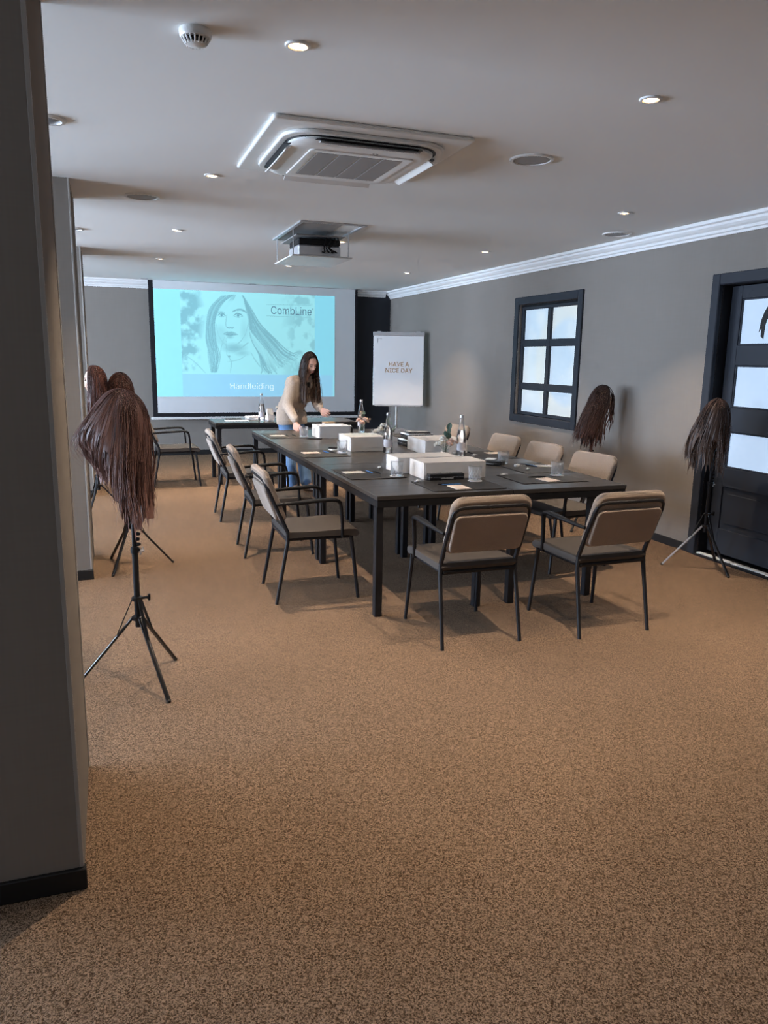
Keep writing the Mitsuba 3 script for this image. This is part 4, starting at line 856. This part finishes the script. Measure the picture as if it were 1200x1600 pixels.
def hair_mesh(C, face, seed, length, E=(0.076, 0.095, 0.120), half=0.02, wide=0.05, open_front=0.0, stiff=0.62, grav=0.42, bias=None, wave=0.010, layers=(0.02, 0.07, 0.13), spheres=(), steps=26,
              base=(0.040, 0.016, 0.012), tipc=(0.085, 0.040, 0.030), ncol=230, nstrand=240, rad=0.0015, front_v=0.25, bs0=0.4, yc=-0.12, ripple=0.035, ragged=0.10, hug=0.0, pitch=0.0):
    """Long combed hair: layered sheets of fine locks that leave the parting, slide over the scalp (half axes E) and hang under gravity over the given spheres, with loose strands on top.
    face: unit vector the face looks to. half, wide: size of the parting the sheets start from; open_front: angle at the face left free of hair."""
    rs = np.random.default_rng(seed); E = np.array(E); C = np.array(C, float)
    fy = np.array([face[0], face[1], 0.0]); fy /= np.linalg.norm(fy); fx = np.array([fy[1], -fy[0], 0.0]); B = np.stack([fx, fy, [0, 0, 1.0]])
    cp, sp = math.cos(pitch), -math.sin(pitch); Rp = np.array([[1, 0, 0], [0, cp, sp], [0, -sp, cp]])     # nods the scalp forward
    def run(az, k, L, jit, bs=1.0):
        n = len(az)
        d = np.column_stack([wide * np.sin(az), half * np.cos(az) + yc, np.ones(n)]); d /= np.linalg.norm(d, axis=1, keepdims=True)
        v = np.column_stack([np.sin(az), np.cos(az) * (1.0 if half < 0.1 else np.where(np.cos(az) > 0, front_v, 0.45)), np.full(n, -0.05)])
        v -= d * (v * d).sum(1, keepdims=True); v /= np.linalg.norm(v, axis=1, keepdims=True) + 1e-9
        kb = k if len(k) == nstrand else np.full(n, k.mean()); p = d * E * kb[:, None]; ds = (L / steps)[:, None]; P = [p @ Rp]
        g0 = Rp @ np.array([0, 0, -1.0])
        for s in range(steps):
            t = s / steps
            b = bias(az, t) * bs if bias is not None else 0
            inw = np.where(p[:, 2:] < 0, -hug, 0) * np.column_stack([p[:, 0], p[:, 1], p[:, 0] * 0]) / 0.1
            v = v * stiff + g0 * grav * (0.6 + t) + b + inw + jit * t * 0.05
            v /= np.linalg.norm(v, axis=1, keepdims=True) + 1e-9
            p = p + v * ds
            kk = (kb + (k - kb) * min(1.0, s / 9))[:, None]
            q = p / (E * kk); r = np.linalg.norm(q, axis=1, keepdims=True); hit = (r < 1) & (p[:, 2:] > -0.115)
            nn = q / E; nn /= np.linalg.norm(nn, axis=1, keepdims=True) + 1e-9
            v = np.where(hit, v - nn * np.minimum((v * nn).sum(1, keepdims=True), 0), v)
            p = np.where(hit, q / np.maximum(r, 1e-6) * E * kk, p)
            for c, rr in spheres:
                cl = Rp @ (B @ (np.asarray(c) - C)); e = p - cl; rl = np.linalg.norm(e, axis=1, keepdims=True)
                p = np.where(rl < rr, cl + e / np.maximum(rl, 1e-6) * rr, p)
            P.append(p @ Rp)
        return np.stack(P, 1)
    allv, allf, allc = [], [], []; off = 0; t = np.linspace(0, 1, steps + 1)
    closed = open_front <= 0
    for li, kv in enumerate(layers):
        az = np.linspace(open_front, 2 * math.pi - open_front, ncol, endpoint=not closed)
        u = np.arange(ncol)
        lockn = meshkit.fbm(np.column_stack([u * 0.16, u * 0 + li * 9.1, u * 0 + seed]), 3, seed) - 0.5
        fine = meshkit.noise(np.column_stack([u * 0.8, u * 0 + li * 5.3, u * 0 + seed]), seed + 1) - 0.5
        if closed: w = np.clip((ncol - 1 - u) / 12, 0, 1); lockn = lockn * w; fine = fine * w
        k = 1.03 + kv + ripple * (lockn * 1.6 + fine * 0.4)
        L = length(az) * (1 - 0.03 * li) * (1 + ragged * (lockn * 2.2 + fine * 1.2 + rs.normal(0, 0.25, ncol)))
        jit = np.column_stack([lockn, np.roll(lockn, 17), lockn * 0]) * 3
        P = run(az, k, L, jit, bs0 + (1 - bs0) * li / max(len(layers) - 1, 1))
        P[:, :, 0] += wave * t ** 1.5 * np.sin(8 * t + lockn[:, None] * 9); P[:, :, 1] += wave * t ** 1.5 * np.cos(7 * t + lockn[:, None] * 8)
        # locks draw together towards the tips
        cx = P[:, :, :2].copy(); grp = (u // 9); m = np.stack([cx[grp == g].mean(0) for g in range(grp.max() + 1)])[grp]
        P[:, :, :2] += (m - cx) * (0.75 * t ** 2)[None, :, None]
        W = P @ B + C; S = steps + 1; idx = np.arange(ncol * S).reshape(ncol, S)
        nx = idx[:-1]; n2 = idx[1:]
        if closed: nx = idx; n2 = np.roll(idx, -1, 0)
        a, b_, c, d_ = nx[:, :-1].ravel(), n2[:, :-1].ravel(), n2[:, 1:].ravel(), nx[:, 1:].ravel()
        Wf = W.reshape(-1, 3); ok = (np.linalg.norm(Wf[a] - Wf[b_], axis=1) < 0.028) & (np.linalg.norm(Wf[c] - Wf[d_], axis=1) < 0.028); a, b_, c, d_ = a[ok], b_[ok], c[ok], d_[ok]
        allf += [np.stack([a, b_, c], 1) + off, np.stack([a, c, d_], 1) + off]; off += len(Wf)
        shade = (0.85 + 0.4 * fine + 0.9 * lockn + rs.normal(0, 0.05, ncol)).clip(0.4, 1.8)[:, None, None]
        allv.append(W.reshape(-1, 3)); allc.append(((np.array(base) * (1 - t[:, None] ** 1.6) + np.array(tipc) * t[:, None] ** 1.6)[None] * shade).reshape(-1, 3))
    # loose strands as thin tubes
    n = nstrand; az = rs.uniform(open_front, 2 * math.pi - open_front, n); k = 1.035 + max(layers) + 0.03 * rs.random(n)
    P = run(az, k, length(az) * rs.uniform(0.80, 1.10, n), rs.normal(0, 0.8, (n, 3)) * [1, 1, 0.2])
    P[:, :, 0] += wave * t ** 1.5 * np.sin(8 * t + az[:, None] * 9); P[:, :, 1] += wave * t ** 1.5 * np.cos(7 * t + az[:, None] * 8)
    W = P @ B + C; tg = np.gradient(W, axis=1); tg /= np.linalg.norm(tg, axis=2, keepdims=True) + 1e-9
    a = np.cross(tg, np.array([0.3, 0.2, 0.93])); a /= np.linalg.norm(a, axis=2, keepdims=True) + 1e-9; bb = np.cross(tg, a)
    rr = rad * rs.uniform(0.6, 1.3, n)[:, None] * np.interp(t, [0, 0.1, 0.6, 1], [0.7, 1, 0.85, 0.2])[None]
    V = np.stack([W + rr[..., None] * (math.cos(j * 2.0944) * a + math.sin(j * 2.0944) * bb) for j in range(3)], 2); S = steps + 1
    idx = np.arange(n * S * 3).reshape(n, S, 3) + off
    for j in range(3):
        o, o2, q, q2 = idx[:, :-1, j], idx[:, :-1, (j + 1) % 3], idx[:, 1:, j], idx[:, 1:, (j + 1) % 3]
        allf += [np.stack([o, o2, q2], -1).reshape(-1, 3), np.stack([o, q2, q], -1).reshape(-1, 3)]
    col = (np.array(base) * (1 - t[:, None] ** 1.6) + np.array(tipc) * t[:, None] ** 1.6)[None] * rs.uniform(0.6, 1.5, n)[:, None, None]
    allv.append(V.reshape(-1, 3)); allc.append(np.repeat(col[:, :, None, :], 3, 2).reshape(-1, 3)); off += n * S * 3
    # scalp cap under the top of the sheets
    ic = trimesh.creation.icosphere(3, 1.0); keep = (ic.vertices[:, 2] > 0.45 + 0.22 * np.clip(ic.vertices[:, 1], 0, 1)) | ((ic.vertices[:, 1] < 0.25) & (ic.vertices[:, 2] > -0.4))
    cf = ic.faces[keep[ic.faces].all(1)]; Vc = ((ic.vertices * E * 1.02) @ Rp) @ B + C
    allv.append(Vc); allf.append(cf + off); allc.append(np.tile(np.array(base) * 0.9, (len(Vc), 1)))
    return M(np.vstack(allv), np.vstack(allf)), np.vstack(allc).clip(0, 1)

HM, HE = head_mesh()
NECK = fix(loft([np.column_stack([rx * np.cos(A), ry * np.sin(A) + oy, np.full(24, z)]) for A in [np.arange(24) * math.pi / 12] for rx, ry, oy, z in ((0.050, 0.052, -0.02, -0.075), (0.045, 0.048, -0.022, -0.11), (0.046, 0.050, -0.025, -0.15), (0.055, 0.056, -0.03, -0.172), (0.050, 0.052, -0.03, -0.178))][::-1]))
def training_head(C, face, label, seed, length, **kw):
    k = thing('training_head', label, 'wig head', None)
    rz = math.degrees(math.atan2(face[1], face[0])) - 90
    part(k, 'head', mv(cat(HM, *HE, NECK), C, rz), 'doll_skin', smooth=60)
    part(k, 'lips', mv(mv(fix(trimesh.creation.icosphere(2, 1.0)), (0, 0.0935, -0.064), s=(0.019, 0.006, 0.0095)), C, rz), 'lip', smooth=True)
    for s in (-1, 1):
        part(k, 'eye', mv(mv(fix(trimesh.creation.icosphere(2, 1.0)), (s * 0.030, 0.0815, 0.004), s=(0.012, 0.005, 0.006)), C, rz), 'eye_dark', smooth=True)
        part(k, 'eyebrow', mv(tube(curve([(s * 0.014, 0.0935, 0.020), (s * 0.030, 0.0905, 0.026), (s * 0.046, 0.080, 0.021)], 4), 0.0022, 6), C, rz), 'eye_dark')
    hm, hc = hair_mesh(C, face, seed, length, **kw)
    part(k, 'hair', hm, 'hair', 'long straight reddish brown hair', True, color=hc)
    return k

def tripod(x, y, spin, label, top=1.075, bright=None):
    k = thing('tripod_stand', label, 'tripod')
    part(k, 'pole', tube([(x, y, 0.285), (x, y, 0.66)], 0.0140, 12), 'black_metal')
    part(k, 'pole', tube([(x, y, 0.66), (x, y, top)], 0.0110, 12), 'black_metal')
    part(k, 'clamp', mv(lathe([(0.0131, 0), (0.019, 0.002), (0.019, 0.03), (0.0096, 0.034)], 16), (x, y, 0.645)), 'black_plastic')
    part(k, 'clamp', mv(lathe([(0.0131, 0), (0.024, 0.002), (0.025, 0.018), (0.0131, 0.024)], 16), (x, y, 0.414)), 'black_gloss')
    part(k, 'hub', mv(lathe([(0.0131, 0), (0.026, 0.002), (0.027, 0.02), (0.0131, 0.026)], 16), (x, y, 0.318)), 'black_gloss')
    for i, z in enumerate((0.665, 0.69, 0.715, 0.74)):
        part(k, 'ratchet_knob', mv(fix(lathe([(1e-7, 0), (0.008, 0.001), (0.009, 0.010), (0.006, 0.016 + 0.004 * (i % 2)), (1e-7, 0.018 + 0.004 * (i % 2))], 10)), (x + 0.008, y - 0.004, z), ry=90, rz=-20), 'black_plastic')
    part(k, 'lock_knob', cat(tube([(x + 0.012, y, 0.655), (x + 0.042, y - 0.008, 0.658)], 0.0055, 8), tube([(x + 0.022, y - 0.012, 0.64), (x + 0.038, y + 0.004, 0.672)], 0.004, 6)), 'alu')
    part(k, 'lock_knob', cat(tube([(x + 0.02, y, 0.426), (x + 0.055, y - 0.01, 0.430)], 0.007, 8), box(x + 0.048, x + 0.060, y - 0.018, y - 0.002, 0.414, 0.446, 0.002)), 'black_plastic')
    for i in range(3):
        a = math.radians(spin + 120 * i); u = np.array([math.cos(a), math.sin(a), 0]); o = np.array([x, y, 0])
        lg = part(k, 'leg', bar([o + u * 0.024 + [0, 0, 0.330], o + u * 0.10 + [0, 0, 0.238], o + u * 0.292 + [0, 0, 0.008]], 0.022, 0.013, np.cross(u, [0, 0, 1])), bright if bright and i == 0 else 'black_gloss')
        part(lg, 'rubber_foot', mv(fix(trimesh.creation.icosphere(1, 1.0)), o + u * 0.293 + [0, 0, 0.0085], s=(0.011, 0.011, 0.0085)), 'black_plastic', smooth=True)
        part(k, 'brace', bar([o + u * 0.022 + [0, 0, 0.424], o + u * 0.100 + [0, 0, 0.246]], 0.016, 0.005, np.cross(u, [0, 0, 1])), 'black_gloss')
    part(k, 'head_cone', mv(lathe([(0.0096, 0), (0.021, 0.004), (0.026, 0.03), (0.026, 0.055), (0.018, 0.075), (1e-7, 0.085)], 16), (x, y, top - 0.08)), 'black_plastic')
    return k

# nearest head: faces left, hair thrown over the face in a rounded sweep, long tail behind
front = lambda az: np.clip(np.cos(az) * 1.5, 0, 1)
def len1(az): return 0.60 - 0.17 * np.clip((np.cos(az) + 0.08) * 3, 0, 1)
def bias1(az, t):
    f = np.clip((np.cos(az) + 0.10) * 1.7, 0, 1)[:, None]
    return np.array([0, 1, 0.0]) * f * (0.27 if t < 0.66 else (0.04 if t < 0.80 else -0.60)) + np.sin(az)[:, None] * np.array([0.10, 0, 0]) * (1 if t < 0.6 else -0.2)
training_head((0.055, 3.665, 1.253), (-0.97, 0.22), 'nearest wig head at the left, hair swept over its face', 21, len1, bias=bias1, wave=0.012, layers=(0.02, 0.06, 0.12, 0.18, 0.24), base=(0.066, 0.032, 0.028), tipc=(0.20, 0.108, 0.090), ncol=520, nstrand=260, ragged=0.10, bs0=0.05, ripple=0.028)
tripod(0.085, 3.665, -68, 'black tripod under the nearest wig head', 1.085)
training_head((0.092, 5.870, 1.292), (-0.3, 0.95), 'middle wig head at the left, only its crown showing over the nearest', 22, lambda az: 0.52 + 0 * az, half=0.45, wide=0.06, open_front=0.5, base=(0.040, 0.014, 0.010), tipc=(0.10, 0.045, 0.035))
tripod(0.117, 5.870, 1, 'black tripod of the middle wig head, behind the nearest', 1.125)
training_head((-0.105, 7.70, 1.312), (-0.98, -0.05), 'farthest wig head at the left, beside the pillars', 23, lambda az: 0.50 + 0 * az, half=0.45, wide=0.06, open_front=0.5, base=(0.060, 0.018, 0.010), tipc=(0.12, 0.055, 0.045))
tripod(-0.12, 7.70, 5, 'black tripod of the farthest left wig head', 1.145)
# head against the right wall, hair swept back in a long curve
def bias4(az, t): return np.array([0.0, -0.27 if t > 0.3 else -0.12, 0.0]) * np.where(np.cos(az) > 0.80, -0.10, 1)[:, None]
training_head((4.325, 6.075, 1.205), (0.99, 0.10), 'wig head in profile against the right wall beside the window, casting a shadow', 24, lambda az: np.where(np.cos(az) > 0.8, 0.40, 0.56), half=0.45, wide=0.06, open_front=0.42, bias=bias4, hug=0.03, layers=(0.02, 0.07, 0.13, 0.20), nstrand=250, ncol=300, base=(0.032, 0.016, 0.013), tipc=(0.060, 0.028, 0.022))
tripod(4.265, 6.115, 90, 'black tripod by the right wall behind the lit chair', 1.04)
# head by the door, seen from behind
def bias5(az, t): return np.array([-0.10, -0.02, 0.0]) * np.ones((len(az), 1)) * (1 - 0.6 * t) + np.sin(az)[:, None] * np.array([0.06, 0, 0])
training_head((4.300, 4.600, 1.163), (0.80, 0.55), 'wig head at the right, seen from behind in front of the glazed door', 25, lambda az: 0.55 - 0.14 * front(az), half=0.2, wide=0.06, open_front=0.0, bias=bias5, wave=0.016, layers=(0.02, 0.09, 0.18), base=(0.042, 0.020, 0.014), tipc=(0.12, 0.075, 0.055), nstrand=260, ragged=0.14)
tripod(4.300, 4.600, 148, 'tripod with one bright leg in front of the glazed door', 0.99, 'alu')

# ------------------------------------------------------------------ the person behind the table
def ball(p, r, n=20): return m3.Manifold.sphere(float(r), n).translate([float(v) for v in p])
def chain(pts, n=20):
    out = m3.Manifold()
    for (p, r), (q, s) in zip(pts[:-1], pts[1:]):
        out = out + m3.Manifold.batch_hull([ball(p, r, n), ball(q, s, n)])
    return out
def hull(*pts): return m3.Manifold.batch_hull([ball(p, r) for p, r in pts])
def smooth_mesh(man, edge=0.02, it=12, refine=True):
    if refine: man = man.refine_to_length(edge)
    mm = man.to_mesh(); t = trimesh.Trimesh(mm.vert_properties[:, :3], mm.tri_verts, process=True)
    if it: trimesh.smoothing.filter_taubin(t, lamb=0.5, nu=0.52, iterations=it)
    return t
Fv = np.array([0.62, -0.785, 0.0]); Rv = np.array([-0.785, -0.62, 0.0]); Zv = np.array([0, 0, 1.0])
def pp(base, f=0, r=0, u=0): return np.asarray(base, float) + Fv * f + Rv * r + Zv * u
pel = np.array([1.985, 8.745, 0.865]); chest = np.array([2.045, 8.655, 1.175]); nb = np.array([2.095, 8.585, 1.335]); hc = np.array([2.150, 8.510, 1.487])
shR, shL = pp(nb, -0.03, 0.165, -0.055), pp(nb, -0.01, -0.165, -0.055)
elR, elL = np.array([1.885, 8.475, 1.030]), np.array([2.275, 8.620, 1.030])
wrR, wrL = np.array([1.935, 8.315, 0.855]), np.array([2.265, 8.430, 0.985])
hipR, hipL = pp(pel, 0, 0.085, -0.03), pp(pel, 0, -0.085, -0.03)
knR, knL = np.array([1.955, 8.665, 0.475]), np.array([2.125, 8.755, 0.475])
anR, anL = np.array([1.985, 8.735, 0.085]), np.array([2.175, 8.790, 0.085])
def torso(g):
    return hull((pp(pel, 0.01, 0.085), 0.10 + g), (pp(pel, 0.01, -0.085), 0.10 + g), (pp(pel, 0.01, 0.065, 0.13), 0.083 + g), (pp(pel, 0.01, -0.065, 0.13), 0.083 + g)) + \
           hull((pp(pel, 0.01, 0.065, 0.13), 0.083 + g), (pp(pel, 0.01, -0.065, 0.13), 0.083 + g), (pp(chest, 0.02, 0.075), 0.085 + g), (pp(chest, 0.02, -0.075), 0.085 + g)) + \
           hull((pp(chest, 0.02, 0.075), 0.085 + g), (pp(chest, 0.02, -0.075), 0.085 + g), (pp(shR, 0, -0.03), 0.056 + g), (pp(shL, 0, 0.03), 0.056 + g))
def hand(w, el, curl, spread, target):
    """Palm and five separate fingers from the wrist towards `target`."""
    d = np.asarray(target, float) - w; d /= np.linalg.norm(d); s = np.cross(d, Zv * 0.4 + Rv); s /= np.linalg.norm(s); n = np.cross(s, d)
    out = m3.Manifold.batch_hull([ball(w, 0.022), ball(w + d * 0.075 + s * 0.028, 0.013), ball(w + d * 0.078 - s * 0.028, 0.012), ball(w + d * 0.02, 0.022)])
    for i, (o, l) in enumerate(((0.030, 0.070), (0.011, 0.080), (-0.009, 0.075), (-0.028, 0.058))):
        b = w + d * 0.075 + s * o; a = b + (d + s * o * spread) * l * 0.5; e = a + (d * (1 - curl) - n * curl) * l * 0.5
        out = out + chain([(b, 0.0095), (a, 0.0085), (e, 0.0070)], 10)
    tb = w + d * 0.025 + s * 0.026; out = out + chain([(tb, 0.013), (tb + d * 0.03 + s * 0.022, 0.010), (tb + d * 0.062 + s * 0.020 - n * 0.01, 0.0080)], 10)
    return out
k = thing('person', 'person in beige blazer and jeans with long brown hair bending over the table', 'person')
Hv = np.array([0.38, -0.925, 0.0])
rzh = math.degrees(math.atan2(Hv[1], Hv[0])) - 90
tilt = 20
def onhead(m): return mv(mv(m, rx=-tilt), hc, rzh)
hm, he = head_mesh(sub=4)
hman = m3.Manifold(m3.Mesh(np.asarray(onhead(hm).vertices, np.float32), np.asarray(hm.faces, np.uint32)))
hman = hman + hull((pp(nb, 0.0, 0, -0.03), 0.055), (pp(hc, -0.03, 0, -0.07), 0.046))
limbs = torso(0.0) + chain([(shR, 0.045), (elR, 0.036), (wrR, 0.025)]) + chain([(shL, 0.045), (elL, 0.036), (wrL, 0.025)]) + \
    chain([(hipR, 0.085), (knR, 0.052), (anR, 0.034)]) + chain([(hipL, 0.085), (knL, 0.052), (anL, 0.034)])
for an in (anR, anL):
    limbs = limbs + m3.Manifold.batch_hull([ball(an, 0.034), ball(an - Zv * 0.045 - Fv * 0.03, 0.030), ball(an - Zv * 0.052 + Fv * 0.13, 0.023), ball(an - Zv * 0.05 + Fv * 0.07, 0.030)])
limbs = limbs + hand(wrR, elR, 0.55, 3.0, (1.965, 8.255, 0.785)) + hand(wrL, elL, 0.45, 3.0, (2.315, 8.33, 0.945))
bm = smooth_mesh(limbs, 0.012, 8); bmm = m3.Manifold(m3.Mesh(np.asarray(bm.vertices, np.float32), np.asarray(bm.faces, np.uint32)))
whole = bmm + hman if bmm.volume() > 0 else limbs + hman
wm = whole.to_mesh()
part(k, 'body', trimesh.Trimesh(wm.vert_properties[:, :3], wm.tri_verts, process=False), 'skin', smooth=50)
part(k, 'ear', onhead(cat(*he)), 'skin', smooth=True)
part(k, 'lips', onhead(mv(fix(trimesh.creation.icosphere(2, 1.0)), (0, 0.0945, -0.064), s=(0.020, 0.0055, 0.009))), 'lip', smooth=True)
for s in (-1, 1):
    part(k, 'eye', onhead(mv(fix(trimesh.creation.icosphere(2, 1.0)), (s * 0.030, 0.0815, 0.002), s=(0.012, 0.006, 0.004))), 'eye_dark', smooth=True)
    part(k, 'eyebrow', onhead(tube(curve([(s * 0.014, 0.0935, 0.019), (s * 0.030, 0.0905, 0.025), (s * 0.046, 0.080, 0.020)], 4), 0.0024, 6)), 'eye_dark')
part(k, 'top', smooth_mesh(torso(0.008), 0.02, 10), 'black_cloth', 'black top', True)
# blazer: a thicker torso shell with sleeves, open in front
bl = torso(0.024) + chain([(shR, 0.072), (elR, 0.060), (pp(wrR, 0, 0, 0.035), 0.046)]) + chain([(shL, 0.072), (elL, 0.060), (pp(wrL, -0.02, 0, 0.01), 0.044)]) + \
    hull((pp(pel, 0.01, 0.095, 0.05), 0.115), (pp(pel, 0.01, -0.095, 0.05), 0.115), (pp(pel, 0.02, 0.10, -0.02), 0.118), (pp(pel, 0.02, -0.10, -0.02), 0.118))
lowcut = m3.Manifold.cube([1.2, 1.2, 0.5], True).translate([float(pel[0]), float(pel[1]), 0.55])
bl = bl - lowcut
cutp = [pp(nb, 0.10, 0.075, 0.07), pp(nb, 0.10, -0.075, 0.07), pp(pel, 0.16, -0.012, 0.14), pp(pel, 0.16, 0.012, 0.14), pp(pel, 0.20, -0.055, -0.16), pp(pel, 0.20, 0.02, -0.16)]
cut = m3.Manifold.batch_hull([ball(c_, 0.010, 8) for c_ in cutp[:4]] + [ball(c_ + Fv * 0.20, 0.010, 8) for c_ in cutp[:4]]) + m3.Manifold.batch_hull([ball(c_, 0.008, 8) for c_ in cutp[2:]] + [ball(c_ + Fv * 0.25, 0.008, 8) for c_ in cutp[2:]])
bl = bl - cut
bt = smooth_mesh(bl, 0.018, 8)
vv = bt.vertices; w_ = meshkit.fbm(vv * [14, 14, 26], 3, 5) - 0.5
bt.vertices = vv + bt.vertex_normals * (0.014 * w_)[:, None]
part(k, 'blazer', bt, 'tweed', 'beige tweed blazer', True)
for i, (a, z) in enumerate(((0.055, 0.20), (0.062, 0.09), (-0.05, 0.20), (-0.055, 0.09))):
    part(k, 'button', mv(fix(trimesh.creation.icosphere(1, 1.0)), pp(pel, 0.135, a, z) + (chest - pel) * [1, 1, 0] * (z / 0.31) * 0.8, s=0.011), 'button', 'dark button', True)
# lapels
for s in (1, -1):
    lp = [pp(nb, 0.055, s * 0.075, 0.02), pp(chest, 0.128, s * 0.085, 0.03), pp(chest, 0.135, s * 0.055, -0.10), pp(pel, 0.125, s * 0.022, 0.17)]
    part(k, 'lapel', fix(bar(curve(lp, 5), [0.03] + [0.05] * 13 + [0.03, 0.015], 0.007, Rv)), 'tweed')
# jeans and flat shoes
jn = hull((hipR, 0.098), (hipL, 0.098), (pp(pel, 0, 0.06, 0.06), 0.085), (pp(pel, 0, -0.06, 0.06), 0.085)) + chain([(hipR, 0.098), (knR, 0.072), (pp(anR, 0, 0, 0.03), 0.068)]) + chain([(hipL, 0.098), (knL, 0.072), (pp(anL, 0, 0, 0.03), 0.068)])
jn = jn - m3.Manifold.cube([1.2, 1.2, 0.2], True).translate([2.05, 8.75, -0.035])
jt = smooth_mesh(jn, 0.02, 10); jt.vertices = jt.vertices + jt.vertex_normals * ((meshkit.fbm(jt.vertices * [18, 18, 12], 3, 8) - 0.5) * 0.012)[:, None]
part(k, 'jeans', jt, 'denim', 'light blue jeans', True)
for an in (anR, anL):
    sh = m3.Manifold.batch_hull([ball(an - Zv * 0.050 - Fv * 0.035, 0.034), ball(an - Zv * 0.056 + Fv * 0.145, 0.027), ball(an - Zv * 0.053 + Fv * 0.07, 0.034)])
    sh = sh.trim_by_plane([0, 0, 1], 0.001) - m3.Manifold.cube([1, 1, 0.2], True).translate([float(an[0]), float(an[1]), 0.153])
    part(k, 'shoe', smooth_mesh(sh, 0.02, 2), 'tweed', 'beige flat shoe', 40)
def biasp(az, t): return np.array([0.0, 1.0, 0.0]) * np.ones((len(az), 1)) * (0.05 if t > 0.4 else -0.05) + np.sin(az)[:, None] * np.array([0.03, 0, 0])
hb, hcol = hair_mesh(hc + Zv * 0.004 - Hv * 0.004, Hv[:2], 31, lambda az: 0.58 + 0 * az, half=0.85, wide=0.05, front_v=-0.16, open_front=0.28, bias=biasp, wave=0.012, layers=(0.02, 0.07), pitch=math.radians(20), yc=-0.10, ncol=320,
                     spheres=((pp(shR, 0, -0.01), 0.084), (pp(shL, 0, 0.01), 0.084), (pp(chest, 0.02, 0.075), 0.124), (pp(chest, 0.02, -0.075), 0.124)), base=(0.026, 0.015, 0.011), tipc=(0.060, 0.036, 0.026))
part(k, 'hair', hb, 'hair', 'long dark brown hair with a centre parting', True, color=hcol)
